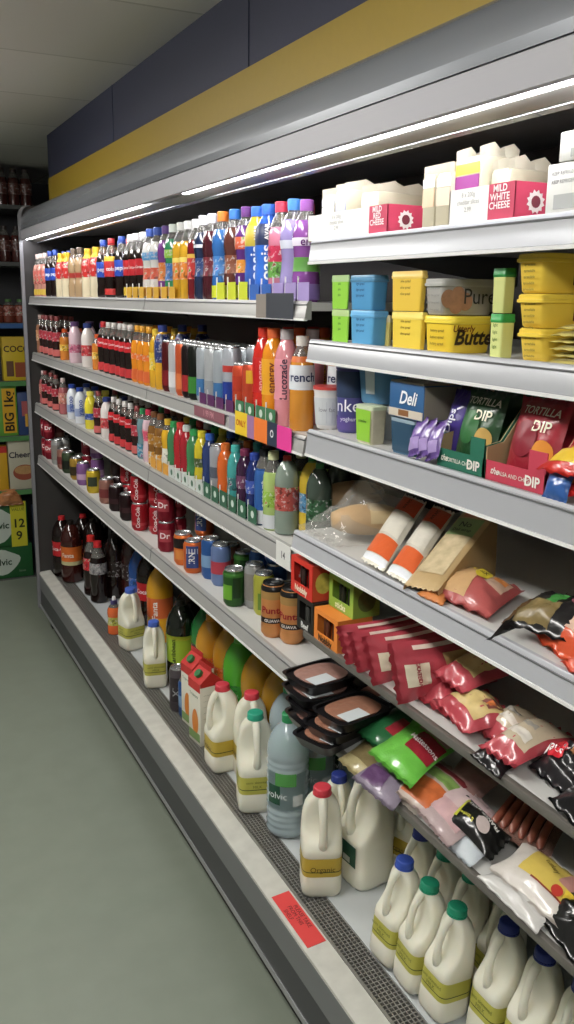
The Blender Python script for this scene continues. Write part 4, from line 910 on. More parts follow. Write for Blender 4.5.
def deli(px):
    ya, yb = y_for(389, x3-.004, z+.08), y_for(423, x3-.004, z+.08); w = ya-yb
    t = empty('deli_pot', (x3-.004, (ya+yb)/2, z+.0625)); h = .058
    obj('sleeve', box(0, .075, -w/2, w/2, 0, h, M('#2e5f94', .4), .002), t)
    obj('label', box(-.0006, .001, -w*.49, w*.49, .002, h*.26, M('#c9bfae', .4)), t)
    obj('label', box(-.0008, .001, -w*.1, w*.2, .004, h*.24, M('#8a5a34', .4)), t)
    obj('lid', box(.001, .074, -w*.48, w*.48, h, h+.003, M('#9a917c', .5)), t)
    obj('label', box(.002, .073, -w/2-.0006, -w/2+.001, .002, h-.002, M('#8f8876', .5)), t)
    text_on(t, 'Deli', .030, '#eceff4', (-.0012, -.006, h*.58), *FRONT, shear=.3, bold=.02)
    register(t, 'bright blue deli pot with cursive white lettering', 'pot', 'stacked on the navy pot')
deli(0)

# generic soft pack ------------------------------------------------------------
class Pack:
    def __init__(s, name, O, U, Vv, thick, film, seed=0, flip=False, crumple=.25, seal=.08, low=.35, puff=.55, rough=.28, trans=0., waist=.10, alpha=1.):
        s.waist = waist
        s.O, s.U, s.V = Vector(O), Vector(U), Vector(Vv); n = s.U.cross(s.V).normalized(); s.n = -n if flip else n
        s.th, s.seed, s.cr, s.seal, s.low, s.puff = thick, seed, crumple, seal, low, puff
        s.root = empty(name, s.O+s.U*.5+s.V*.5)
        s.off = -(s.O+s.U*.5+s.V*.5)
        N, K = 18, 22; bm = bmesh.new()
        top = [[bm.verts.new(s.pt(i/N, j/K)) for j in range(K+1)] for i in range(N+1)]
        bot = [[top[i][j] if i in (0, N) or j in (0, K) else bm.verts.new(s.pt(i/N, j/K, -1)) for j in range(K+1)] for i in range(N+1)]
        for g in (top, bot):
            for i in range(N):
                for j in range(K):
                    try: bm.faces.new((g[i][j], g[i+1][j], g[i+1][j+1], g[i][j+1]))
                    except ValueError: pass
        mt = M(film, rough, coat=.6, trans=trans, ior=1.15 if trans else 1.45, alpha=alpha, var=.10, scale=38, bump=.55)
        s.part('film', mesh_from(bm, mt, 60))
    def part(s, nm, me):
        if nm == 'lettering' and getattr(s, 'last', None): return obj(nm, me, s.last)
        o = obj(nm, me, s.root); o.location = s.off
        if nm == 'label': s.last = o
        return o
    def pt(s, u, v, side=1, eps=0.):
        sv = s.seal; vv = min(max((v-sv)/(1-2*sv), 0), 1)
        pu = max(0, math.sin(PI*min(max(u, 0), 1)))**s.puff; pv = max(0, math.sin(PI*vv))**s.puff
        prof = pu*pv
        zig = 0
        q = noise.noise(Vector((u*4+s.seed*3.7, v*5+s.seed*1.3, s.seed)))*s.cr + noise.noise(Vector((u*11+s.seed, v*13, s.seed*2)))*s.cr*.5
        amp = s.th*(prof*(1+q*.6)) if side > 0 else -s.th*s.low*prof
        if vv <= 0 or vv >= 1: amp += s.th*.10*math.sin(u*26+s.seed)*(1 if side > 0 else 1)
        du = -(u-.5)*s.waist*math.sin(PI*vv) if 0 < vv < 1 else 0
        p = s.O+s.U*(u+du)+s.V*v+s.n*(amp+eps)
        if v in (0, 1) : p += s.V*(.012*math.sin(u*40+s.seed)*(1 if v else -1))
        return p
    def patch(s, nm, u0, u1, v0, v1, hexc, eps=.0012, mat=None):
        N = 10; bm = bmesh.new()
        g = [[bm.verts.new(s.pt(u0+(u1-u0)*i/N, v0+(v1-v0)*j/N, 1, eps)) for j in range(N+1)] for i in range(N+1)]
        for i in range(N):
            for j in range(N): bm.faces.new((g[i][j], g[i+1][j], g[i+1][j+1], g[i][j+1]))
        return s.part(nm, mesh_from(bm, mat or M(hexc, .32, coat=.4, var=.12, scale=50, bump=.35), 60))
    def oval(s, nm, uc, vc, ru, rv, hexc, eps=.002, k=20):
        bm = bmesh.new(); c = bm.verts.new(s.pt(uc, vc, 1, eps))
        r1 = [bm.verts.new(s.pt(uc+ru*.5*math.cos(2*PI*i/k), vc+rv*.5*math.sin(2*PI*i/k), 1, eps)) for i in range(k)]
        r2 = [bm.verts.new(s.pt(uc+ru*math.cos(2*PI*i/k), vc+rv*math.sin(2*PI*i/k), 1, eps)) for i in range(k)]
        for i in range(k):
            bm.faces.new((c, r1[i], r1[(i+1) % k])); bm.faces.new((r1[i], r2[i], r2[(i+1) % k], r1[(i+1) % k]))
        return s.part(nm, mesh_from(bm, M(hexc, .35), 60))
    def text(s, t, size, uc, vc, hexc, rot=0, eps=.0026):
        lu, lv = s.U.length, s.V.length
        def fn(x, y):
            c, q = math.cos(rot), math.sin(rot); X, Y = x*c-y*q, x*q+y*c
            return s.pt(uc+X/lu, vc+Y/lv, 1, eps)
        return s.part('lettering', text_mesh(t, size, M(hexc, .5), fn, bold=.015))
    def done(s, label, cat, where, group=None): register(s.root, label, cat, where, group)
def pack_px(name, plane, bl, br, tl, thick, film, **k):
    a, b, c = onplane(*bl, *plane), onplane(*br, *plane), onplane(*tl, *plane)
    return Pack(name, a, b-a, c-a, thick, film, **k)

z = surf(RZ[1])
# flat packs of cheese slices in front of the tower
for k in range(6):
    Y = y_for(546, x2, z+.02)-.004
    P = Pack('cheese_slices', Vector((x2-.004+.006*(k % 2), Y-.004*(k % 3), z+.002+k*.0088)), Vector((.0, -.10, .0)), Vector((.12, 0, .0)), .0065, '#d2c470', seed=50+k, crumple=.3, puff=.25, waist=.0, seal=.03, low=.2)
    P.patch('slices', .06, .94, .05, .9, '#d9cb7c' if k % 2 else '#e0d69a'); P.done('flat pack of pale cheese slices', 'cheese', ('bottom', 'second', 'third', 'fourth', 'fifth', 'topmost')[k]+' of the stack beside the butter tower')
z = surf(RZ[2])
# purple chocolate snack packs leaning on the third shelf
for k, (px, py) in enumerate(((417, 450), (424, 452), (432, 456))):
    p = Vector((.806+.003*k, y_for(px, .81, z+.02), z)); P = Pack('snack_pack', p+Vector((-.004, .014, .004)), Vector((.0, -.034, .012)), Vector((.022, .010, .058)), .010, '#6a4a9c', seed=k, flip=False)
    P.patch('label', .1, .9, .15, .45, '#a890cc'); P.done('purple foil chocolate dessert pack', 'snack', 'leaning beside the green dip box')
def dipbox(pa, pb, ps, col, pcol, lcol, label, where, tint, words, pouchdesc):
    ya, yb = y_for(pa, x3-.006, z+.01), y_for(pb, x3-.006, z+.01); w = ya-yb; xx = x3-.006; d = .17
    t = empty('dip_box', (xx, (ya+yb)/2, z+.0006)); hf, hb = .030, .115
    obj('box_front', box(0, .002, -w/2, w/2, 0, hf, M(col, .5)), t)
    obj('box_floor', box(0, d, -w/2, w/2, 0, .002, M('#a98a60', .8)), t)
    def side(y, m1, nm, hs=1.):
        bm = bmesh.new(); pts = [(0, 0), (d, 0), (d, hb*hs), (d*.45, hb*hs), (.03, hf*1.8), (0, hf*1.6)]
        a = [bm.verts.new((X, y, Z)) for X, Z in pts]; b = [bm.verts.new((X, y+.0015, Z)) for X, Z in pts]
        bm.faces.new(a); bm.faces.new(b)
        for i in range(6): bm.faces.new((a[i], a[(i+1) % 6], b[(i+1) % 6], b[i]))
        obj(nm, mesh_from(bm, m1, 0), t)
    side(-w/2, M(col, .5), 'box_side'); side(-w/2+.0017, M('#b09468', .8), 'card_lining'); side(w/2-.0015, M('#b09468', .8), 'card_lining')
    obj('corner_post', box(-.0004, .0018, -w/2, -w/2+w*.28, hf, hf*1.95, M(col, .5)), t)
    text_on(t, 'DIP', .020, '#e9e4da', (-.0014, -w*.30, hf*.5), *FRONT, bold=.03)
    text_on(t, words, .0085, '#d8d4c8', (-.0012, w*.02, hf*.5), *FRONT)
    text_on(t, 'the', .014, '#e4dfd4', (-.0013, w*.33, hf*.55), *FRONT, shear=.4)
    register(t, label, 'box', where)
    # pouches standing inside
    for k in range(2):
        yc = (ya+yb)/2; P = Pack('dip_pouch', Vector((xx+.022+k*.045, yc+w*.40, z+.006)), Vector((0, -w*.8, 0)), Vector((.030, 0, .116)), .018, pcol, seed=k+2, seal=.05, waist=.03)
        if k == 0:
            P.oval('label', .40, .50, .26, .22, tint); P.text('TORTILLA', .016, .55, .84, '#e8e6d4', 0); P.text('DIP', .022, .68, .66, '#f0ead0', 0)
            P.oval('picture', .8, .38, .16, .14, lcol, .003)
        P.done(pouchdesc, 'dip', ('in front ' if k == 0 else 'at the back ')+('inside the green card box' if 'green' in pouchdesc else 'inside the red card box'))
dipbox(437, 483, 0, '#1f6a52', '#1f4a26', '#c8a050', 'open green card dip box', 'between purple snacks and red box', '#2c6a34', 'TORTILLA CHIPS', 'dark green dip pouch')
dipbox(485, 545, 0, '#c83a50', '#a82434', '#e8902c', 'open red card dip box', 'right of the green dip box', '#8c1c2c', 'SALSA AND CHIPS', 'deep red dip pouch')
P = Pack('dip_pouch', Vector((x3+.02, y_for(439, x3, z+.05)+.03, z+.002)), Vector((0, -.05, 0)), Vector((.03, -.004, .115)), .014, '#43308c', seed=9, flip=False); P.patch('label', .3, .7, .1, .4, '#7ab0d4'); P.text('Dips', .022, .5, .55, '#ecebf8', PI/2); P.done('indigo dip pouch', 'dip', 'left of the green dip box')
# red and yellow snack packs at the near end
for k, (px, py, c1, c2) in enumerate(((556, 470, '#d02a24', '#e8c02c'), (570, 480, '#cc2420', '#e8a82c'))):
    p = Vector((.800+.01*k, y_for(538+16*k, .81, z+.03), z+.026*(1-k)))
    P = Pack('snack_pack', p+Vector((.0, -.004, .014)), Vector((0, -.11, .0)), Vector((.10, -.01, .045)), .022, c1, seed=4+k, flip=False, crumple=.5)
    P.patch('label', .1, .9, .14, .34, c2); P.patch('label', .55, .8, .5, .85, '#b82020'); P.text('CHEESE', .014, .5, .6, '#f0d060'); P.done('red and yellow crinkled cheese snack pack', 'snack', 'beside the red dip box')
p = Vector((.815, y_for(551, .81, z+.02), z)); P = Pack('snack_pack', p+Vector((-.008, .012, .002)), Vector((0, -.045, 0)), Vector((.012, 0, .04)), .01, '#2c5ca8', seed=8, flip=False); P.done('small blue foil snack pack', 'snack', 'in front of the red and yellow packs')

# ---- wraps and rolls on the fourth right shelf
z = surf(RZ[3]); x4 = RXX[3]
pl = (x4, z+.012, .30)
# bread rolls in clear film
P = Pack('roll_bag', Vector((.786, y_for(312, .82, z+.03), z+.004)), Vector((0, -.16, 0)), Vector((.26, -.02, .0)), .092, '#d8d6cf', seed=1, crumple=.9, rough=.06, alpha=.17, low=.02, puff=.4)
P.done('clear film bag of bread rolls', 'bread', 'at the left end of the wraps shelf')
for k, (X, px, tl) in enumerate(((.880, 367, -.35), (.965, 352, -.2))):
    t = empty('bread_roll', (X, y_for(px, X, z+.03), z+.008), tl)
    bm = bmesh.new(); rr = []
    for j in range(9):
        a = j/8; xx = -.070+.14*a; r = .036*max(.10, math.sin(PI*min(max(a, .02), .98)))**.33; rr.append((xx, r))
    vs = [[bm.verts.new((xx, r*math.cos(2*PI*i/18)*1.05, .032+r*.86*math.sin(2*PI*i/18))) for i in range(18)] for xx, r in rr]
    for a, b in zip(vs, vs[1:]):
        for i in range(18): bm.faces.new((a[i], a[(i+1) % 18], b[(i+1) % 18], b[i]))
    bm.faces.new(vs[0]); bm.faces.new(vs[-1])
    obj('crust', mesh_from(bm, M('#b8966a', .6, var=.2, scale=25, bump=.2), 70), t)
    bm = bmesh.new()
    for j in range(3, 6):
        pass
    band = [[bm.verts.new((xx, (r+.001)*math.cos(PI*i/12)*1.05, .032+(r+.001)*.86*math.sin(PI*i/12))) for i in range(13)] for xx, r in rr[4:8]]
    for a, b in zip(band, band[1:]):
        for i in range(12): bm.faces.new((a[i], a[i+1], b[i+1], b[i]))
    obj('paper_band', mesh_from(bm, M('#c4ac80', .5), 70), t)
    register(t, 'golden bread roll with paper band', 'bread', 'inside the clear film bag')
# orange and white wrap packs
for k, (bl, br, tl) in enumerate((((361, 559), (384, 572), (405, 494)), ((386, 573), (408, 585), (434, 505)))):
    P = pack_px('wrap_pack', (x4, z+.008, .36), bl, br, tl, .014, '#d8d4c4', seed=k+1, waist=.02, crumple=.15, seal=.03)
    for o in (P,):
        P.patch('label', .03, .97, .03, .10, '#d4d8dc'); P.patch('label', .02, .98, .11, .33, '#e4602c'); P.patch('label', .04, .96, .70, .95, '#d8481f'); P.text('WRAPS', .014, .5, .82, '#3a1a10', PI/2); P.patch('window', .1, .9, .36, .67, '#e4dfd0')
    P.done('white and orange tortilla wrap pack', 'wraps', 'on the wraps shelf')
# kraft sandwich wedge
def wedge():
    a, b, c = onplane(404, 585, x4, z+.010, .55), onplane(437, 592, x4, z+.01, .55), onplane(466, 508, x4, z+.01, .55)
    P = Pack('sandwich_pack', a, b-a, c-a, .006, '#b89a68', seed=3, crumple=.05, seal=.02, puff=.3, waist=0.)
    P.patch('window', .12, .88, .16, .62, '#d8ccb0', mat=M('#cbb890', .08, coat=1., var=.4, scale=60)); P.patch('label', .1, .9, .62, .84, '#7aa060'); P.text('No', .02, .5, .75, '#2c3c24'); P.text('Deli wrap', .01, .5, .68, '#2c3c24'); P.patch('label', .2, .8, .86, .95, '#c8785c')
    bm = bmesh.new(); tp = [P.pt(1, v, 1) for v in (0, .25, .5, .75, 1)]; bt = [Vector((q.x, q.y-.004, z+.001)) for q in tp]
    A = [bm.verts.new(v) for v in tp]; B2 = [bm.verts.new(v) for v in bt]
    for i in range(4): bm.faces.new((A[i], A[i+1], B2[i+1], B2[i]))
    t2 = [P.pt(0, v, 1) for v in (0, .5, 1)]; A2 = [bm.verts.new(v) for v in t2]; B3 = [bm.verts.new((q.x, q.y+.002, z+.001)) for q in t2]
    for i in range(2): bm.faces.new((A2[i], A2[i+1], B3[i+1], B3[i]))
    bm.faces.new((A[4], A2[2], B3[2], B2[4]))
    P.part('card_side', mesh_from(bm, M('#b08f5c', .8), 0)); P.done('brown kraft sandwich wrap pack with green label', 'sandwich', 'standing at the middle of the wraps shelf')
wedge()
P = pack_px('roll_bag', (x4, z+.006, .10), (424, 590), (488, 618), (462, 566), .028, '#b0504e', seed=5, crumple=.35, seal=.06, waist=.03)
P.patch('window', .03, .58, .10, .90, '#c8a070', mat=M('#c79c68', .3, var=.3, scale=30, coat=.6)); P.oval('label', .60, .62, .10, .16, '#d8c02c'); P.oval('label', .42, .82, .08, .14, '#d8c02c'); P.text('SIX', .012, .60, .62, '#2c2418'); P.patch('label', .68, .94, .46, .80, '#c4a088'); P.patch('label', .72, .9, .64, .76, '#d8823c', .002)
P.done('red bag of soft rolls with yellow oval stickers', 'bread', 'on the wraps shelf')
P = pack_px('snack_pack', (x4-.01, z+.004, .05), (416, 594), (442, 606), (432, 580), .010, '#c8783c', seed=6, crumple=.5); P.done('small orange topped film pack', 'snack', 'in front of the soft rolls')
P = pack_px('salad_bag', (x4-.03, z+.006, .22), (484, 642), (520, 622), (535, 612), .022, '#1c1c1c', seed=7, crumple=.6)
P.patch('window', .15, .85, .2, .8, '#8a6a4c', mat=M('#8c6a48', .3, var=.5, scale=50)); P.done('black pointed salad bag corner', 'snack', 'hanging over the wraps shelf edge')
P = pack_px('salad_bag', (x4-.01, z+.012, .35), (500, 622), (575, 645), (545, 590), .024, '#1a191b', seed=11, crumple=.6)
P.patch('window', .1, .6, .08, .5, '#8a6a44', mat=M('#7c6a40', .3, var=.6, scale=60)); P.patch('label', .35, .5, .5, .8, '#3c8c3c'); P.oval('label', .7, .7, .08, .12, '#8c4c5c'); P.done('black and green snack bag', 'snack', 'behind the pointed black bag corner')
P = pack_px('cheese_bag', (x4-.02, z+.004, .12), (530, 632), (600, 690), (566, 612), .040, '#d8502c', seed=12, crumple=.6)
P.patch('window', .3, .9, .25, .7, '#d8b4a0'); P.done('orange red crinkled bag', 'snack', 'at the near end of the wraps shelf')
P = pack_px('cheese_bag', (x4-.02, z+.004, .12), (560, 662), (620, 712), (600, 640), .030, '#d04a30', seed=13, crumple=.6); P.done('orange red bag', 'snack', 'nearest on the wraps shelf edge')

# ---- boxes and red bags on the fifth right shelf
z = surf(RZ[4])
def snackbox(pa, pb, ps, zb, hgt, x, front, sidec, win, label, where, txt, tcol):
    ya, yb = y_for(pa, x, zb+.02), y_for(pb, x, zb+.02); d = max(.05, x_for(ps, yb, zb+.03)-x); w = ya-yb
    t = empty('snack_box', (x, (ya+yb)/2, zb))
    bm = bmesh.new()          # open window cut in the front
    box_bm(bm, 0, .002, -w/2, w/2, 0, hgt*.32); box_bm(bm, 0, .002, -w/2, w/2, hgt*.86, hgt); box_bm(bm, 0, .002, -w/2, -w*.36, hgt*.32, hgt*.86); box_bm(bm, 0, .002, w*.36, w/2, hgt*.32, hgt*.86)
    obj('box_front', mesh_from(bm, M(front, .4), 0), t)
    bm = bmesh.new(); box_bm(bm, .0022, d, -w/2, -w/2+.002, 0, hgt); obj('box_side', mesh_from(bm, M(sidec, .4), 0), t)
    bm = bmesh.new(); box_bm(bm, .0022, d, w/2-.002, w/2, 0, hgt); box_bm(bm, .0022, d, -w/2+.002, w/2-.002, hgt-.002, hgt); box_bm(bm, d-.002, d, -w/2+.002, w/2-.002, 0, hgt-.002); box_bm(bm, .0022, d, -w/2+.002, w/2-.002, 0, .002)
    obj('box_shell', mesh_from(bm, M(front, .5), 0), t)
    for k in range(4): obj('snack_stick', lathe([(0, 0), (.004, 0), (.0045, .003), (.0045, hgt*.6), (.003, hgt*.66), (0, hgt*.66)], M(win, .3, coat=.5), 10), t).location = (.012+.004*(k % 2), -w*.28+k*w*.185, .003)
    bm = bmesh.new(); q = bmesh.ops.create_circle(bm, cap_ends=True, radius=1, segments=18)
    for v in q['verts']: v.co = Vector((d*.5+v.co.x*min(.02, d*.36), -w/2-.0008, hgt*.5+v.co.y*.022))
    obj('label', mesh_from(bm, M('#b9b048' if sidec[1] == 'c' else '#5f6e34', .4, var=.5, scale=90), 0), t)
    text_on(t, txt, min(.018, w*.25), tcol, (-.0012, 0, hgt*.17), *FRONT, bold=.03)
    register(t, label, 'box', where)
xb = .79
snackbox(291, 312, 330, z+.071, .075, .779, '#d83024', '#c8402c', '#2c1c18', 'red snack stick box with dark window', 'upper box under the shelf end', 'Nobbly', '#f0e4c8')
snackbox(329, 353, 380, z+.068, .066, xb+.02, '#8cb43c', '#84a83c', '#2c2c20', 'lime green snack stick box', 'right of the red snack box', 'sticks', '#e8f0c8')
snackbox(297, 313, 314, z, .070, .779, '#24221f', '#1c1c1c', '#3c3c38', 'black snack stick box', 'beneath the red snack box', 'Beef', '#d8d8d4')
snackbox(314, 337, 372, z, .067, .779, '#e8822c', '#e07c2c', '#5c2c18', 'orange snack stick box with dark window', 'left of the red cheese bags', 'Nobbly', '#3c2414')
# red grated cheese bags stacked on edge
def redbag(px, py_top, py_bot, x, ln, th, seed, label_panel=False, lean=.0, where='standing on edge along the red bag shelf'):
    pb = onx(px, py_bot, x); pt_ = onx(px-4, py_top, x); pb.z = max(pb.z, z+.003); hgt = pt_.z-pb.z
    P = Pack('cheese_bag', Vector((x, pb.y+.006, pt_.z)), Vector((.012, -.022-lean, -hgt)), Vector((ln, -.012, .010)), th, '#bb3f4c', seed=seed, flip=False, crumple=.55, seal=.07)
    if label_panel: P.patch('label', .36, .74, .10, .30, '#e6dcc0', .002); P.text('GRATED', .010, .50, .20, '#a83440', 0, .004); P.text('CHEDDAR', .009, .60, .20, '#a83440', 0, .004)
    P.patch('window', .25, .8, .45, .92, '#c9b070', mat=M('#c8ae70', .35, var=.3, scale=60, coat=.4))
    P.patch('label', .06, .13, .2, .95, '#e8d4c4', .0016)
    P.done('red grated cheese bag', 'cheese', where)
redbag(336, 624, 676, .757, .20, .018, 1); redbag(347, 630, 684, .757, .20, .018, 2)
redbag(361, 634, 700, .752, .20, .022, 3, True); redbag(386, 641, 714, .752, .20, .024, 4, True)
# red bags lying on the shelf
def flatred(bl, br, tl, th, seed, where, up=.0):
    P = pack_px('cheese_bag', (RXX[4]-.01, z+.004+up, .16), bl, br, tl, th, '#bc434e', seed=seed, crumple=.5)
    P.patch('window', .12, .9, .25, .85, '#d2b872', mat=M('#d0b674', .35, var=.25, scale=70, coat=.4)); P.patch('label', .62, .85, .55, .8, '#8a4a42', .002); P.patch('label', .68, .8, .6, .72, '#d8763a', .003)
    P.done('red cheese slice bag', 'cheese', where); return P
flatred((404, 690), (446, 716), (452, 640), .035, 5, 'lying under the upper red bags', .0)
flatred((430, 672), (462, 694), (492, 650), .030, 6, 'lying on top of the red bag pile', .045)
flatred((433, 700), (464, 735), (487, 690), .030, 7, 'lying low in front of the pile', .012)
def biscuitred(bl, br, tl, seed, where, up=0.):
    P = pack_px('cheese_bag', (RXX[4]-.01, z+.004+up, .16), bl, br, tl, .030, '#ba444e', seed=seed, crumple=.45)
    P.patch('window', .1, .92, .22, .95, '#c4b8a0', mat=M('#c0b094', .3, var=.2, scale=50, coat=.5)); P.patch('label', .2, .8, .3, .42, '#d8d0c4', .002); P.patch('label', .3, .7, .5, .58, '#a09a90', .002); P.done('red and beige cracker cheese bag', 'cheese', where)
biscuitred((474, 728), (508, 752), (518, 706), 8, 'right of the red bag pile, farther', .0)
biscuitred((478, 746), (513, 768), (544, 720), 9, 'right of the red bag pile, overhanging', .016)
P = pack_px('meat_bag', (RXX[4]-.02, z+.006, .15), (528, 765), (575, 805), (566, 742), .036, '#1d1c1f', seed=10, crumple=.7)
P.oval('label', .30, .42, .16, .20, '#e02a38'); P.oval('label', .18, .62, .12, .14, '#d82a34'); P.text('Bacon', .02, .30, .42, '#f4e8e8', .3, .004); P.patch('window', .5, .95, .5, .9, '#b87c50', mat=M('#b4784c', .3, var=.4, scale=50)); P.patch('label', .6, .9, .72, .88, '#c8ccd8', .002); P.done('black meat bag with red oval badge', 'meat', 'right of the cracker cheese bags')
P = pack_px('meat_bag', (RXX[4]-.02, z+.004, .15), (548, 800), (620, 870), (590, 775), .036, '#161618', seed=14, crumple=.8); P.done('black crinkled plastic bag', 'meat', 'overhanging at the near end of the red bag shelf')
P = pack_px('meat_bag', (RXX[4]-.01, z+.002, .1), (470, 755), (500, 780), (486, 742), .014, '#1b1a1c', seed=15, crumple=.8); P.done('small black film scrap bag', 'meat', 'tucked under the cracker cheese bags')

# ---- meat trays and packs on the bottom right shelf
z = surf(RZ[5]); x6 = RXX[5]
def meat_tray(x, y, zb, rz, w, l, label, where, meat='#c09078', tilt=0.):
    t = empty('meat_tray', (x, y, zb), rz, (0, tilt, rz)); h = .024
    obj('tray', loft([(0, ring_pts(l*.42, w*.42, 6, 36)), (h-.003, ring_pts(l*.5, w*.5, 6, 36)), (h, ring_pts(l*.52, w*.53, 6, 36)), (h, ring_pts(l*.48, w*.48, 6, 36)), (h-.006, ring_pts(l*.47, w*.47, 6, 36))], M('#161517', .3)), t)
    obj('meat', loft([(h-.0055, ring_pts(l*.38, w*.40, 3, 28)), (h-.001, ring_pts(l*.40, w*.42, 3, 28)), (h+.0005, ring_pts(l*.30, w*.32, 3, 28))], M(meat, .35, var=.35, scale=70, bump=.4, coat=.7)), t)
    obj('label', box(-l*.36, l*.04, -w*.44, -w*.10, h+.0008, h+.0014, M('#c9cfd2', .4)), t)
    register(t, label, 'meat', where)
MB = ['bottom', 'second', 'third', 'topmost']
q = onz(316, 664, z+.118); q.y = 1.487
for k in range(4): meat_tray(q.x+.006*(k % 2), q.y-.008*(3-k), z+.0012+k*.0258, .1+.06*((k % 2)*2-1), .105, .135, 'black tray of pink meat slices', f'{MB[k]} of the stack near the cans', '#a87c70' if k == 3 else '#8a6258')
q = onz(353, 708, z+.075)
for k in range(3): meat_tray(q.x-.016*(2-k), q.y+.012*(2-k), z+.0012+k*.0258, .35-.08*k, .10, .14, 'black tray of orange meat slices', f'{MB[k] if k < 2 else "topmost"} of the slanting trays', '#a06c54')
q = onz(377, 690, z+.06); meat_tray(q.x+.02, q.y, z+.03, .3, .10, .14, 'black meat tray of dark ham', 'behind the slanting trays', '#9a6458')
P6 = (x6, z+.004, .10)
def fpack(name, bl, br, tl, th, film, seed, up=0., **k): return pack_px(name, (x6-.006, z+.004+up, .14), bl, br, tl, th, film, seed=seed, **k)
P = fpack('salad_bag', (338, 760), (372, 792), (380, 724), .016, '#a89a6c', 20, 0., crumple=.5); P.patch('window', .1, .9, .2, .8, '#7a6a44'); P.done('dull olive pack', 'meat', 'under the lime green pack')
P = fpack('meat_pack', (352, 778), (392, 812), (392, 742), .014, '#84788a', 21, .006, crumple=.5); P.patch('label', .1, .6, .1, .4, '#5c3a66'); P.done('mauve edged film pack', 'meat', 'below the lime green pack')
P = fpack('meat_pack', (354, 730), (386, 756), (400, 704), .016, '#1f5f34', 22, .036, crumple=.3); P.patch('label', .55, .95, .3, .7, '#9c2430'); P.done('dark green meat pack', 'meat', 'between the slanting trays and lime pack')
P = fpack('meat_pack', (367, 752), (410, 788), (420, 714), .018, '#62b83c', 23, .046, crumple=.5)
P.patch('label', .45, .98, .35, .72, '#9c1c2c'); P.text('Mattessons', .018, .7, .53, '#f0e0e0', 0, .004); P.patch('window', .3, .95, .74, .95, '#b49484'); P.done('lime green meat pack with dark red label', 'meat', 'on top of the meat packs')
P = fpack('meat_pack', (392, 790), (432, 824), (436, 756), .016, '#b8a49a', 24, .012, crumple=.5); P.patch('window', .1, .9, .1, .5, '#c8602c', mat=M('#c4602e', .3, var=.4, scale=60)); P.patch('label', .2, .9, .55, .75, '#7a9c4c'); P.patch('label', .2, .95, .78, .92, '#8c2c34'); P.done('clear meat pack with orange slices', 'meat', 'below the lime green pack front')
P = fpack('meat_pack', (384, 786), (416, 816), (420, 752), .010, '#cfc4b8', 33, .001, crumple=.5); P.patch('label', .05, .95, .08, .2, '#7c3a4a'); P.patch('label', .05, .95, .22, .3, '#4f7a3c'); P.done('white pack with purple and green stripes', 'meat', 'under the clear orange slice pack')
P = fpack('meat_pack', (428, 790), (462, 822), (466, 754), .012, '#a8807c', 34, .004, crumple=.4); P.patch('window', .1, .9, .15, .8, '#b88c88', mat=M('#a97c78', .3, var=.35, scale=60, coat=.6)); P.done('dusky pink sliced meat pack', 'meat', 'behind the pale pink ham pack')
P = fpack('meat_pack', (412, 806), (448, 848), (462, 780), .014, '#c9b0b0', 25, .012, crumple=.35, trans=.3); P.patch('window', .08, .92, .22, .92, '#c49a9c', mat=M('#c8a0a2', .3, var=.25, scale=50, coat=.5)); P.patch('label', .15, .85, .5, .9, '#cdb2b4', .002); P.done('pale pink sliced ham pack', 'meat', 'left of the black sausage pack')
P = fpack('meat_pack', (438, 838), (470, 868), (478, 812), .010, '#c2cad0', 26, .001, crumple=.3); P.done('pale blue grey film pack', 'meat', 'under the black sausage pack')
P = fpack('sausage_pack', (490, 862), (512, 838), (446, 816), .020, '#141414', 27, .022, crumple=.35, flip=False)
P.oval('label', .45, .36, .22, .12, '#b8a8a4'); P.text('FRANKFURTERS', .011, .72, .45, '#e8e8e4', PI/2, .004); P.text('8 smoked', .010, .28, .66, '#c8c038', PI/2, .004); P.patch('label', .15, .85, .82, .94, '#c8cc30', .002); P.done('black sausage pack with white lettering', 'sausages', 'at the middle of the bottom meat shelf')
# frankfurters in clear film
t0 = onplane(520, 822, x6, z+.03, .14)
P = fpack('sausage_pack', (484, 826), (548, 862), (520, 780), .012, '#b88a7a', 28, .014, crumple=.2, trans=.7, rough=.1)
for k in range(6):
    u = .10+k*.145; bm = bmesh.new(); tube_bm(bm, [P.pt(u, v, 1, .004) for v in (.08, .12, .3, .5, .7, .88, .92)], [.003, .0062, .0068, .0068, .0068, .0062, .003], 10); P.part('sausage', mesh_from(bm, M('#8c4632', .35, coat=.4), 60))
P.done('clear pack of brown frankfurters', 'sausages', 'right of the black sausage pack')
P = fpack('meat_pack', (488, 868), (560, 930), (527, 838), .018, '#cbc4bc', 29, .014, crumple=.3); P.patch('label', .25, .98, .30, .95, '#d0b44c', .0015); P.oval('picture', .78, .40, .07, .10, '#c8382c', .003); P.patch('window', .72, .98, .55, .85, '#b88078', .003); P.patch('label', .45, .97, .28, .31, '#8c3424', .0025); P.text('turkey', .014, .55, .7, '#7c6a24', -.3, .004); P.done('white and yellow sliced meat pack', 'meat', 'in front of the frankfurters')
P = fpack('meat_pack', (476, 876), (536, 934), (498, 866), .012, '#c8c6c2', 30, .003, crumple=.4); P.done('pale grey film pack', 'meat', 'under the white and yellow meat pack')
P = fpack('meat_bag', (528, 905), (590, 985), (575, 880), .030, '#161616', 31, .004, crumple=.6); P.oval('label', .25, .5, .12, .10, '#d8b82c'); P.oval('label', .7, .62, .16, .16, '#c9d0cc'); P.oval('label', .74, .64, .08, .08, '#2f7a4c', .003); P.done('black bag with yellow bow mark', 'meat', 'at the near end of the bottom meat shelf')

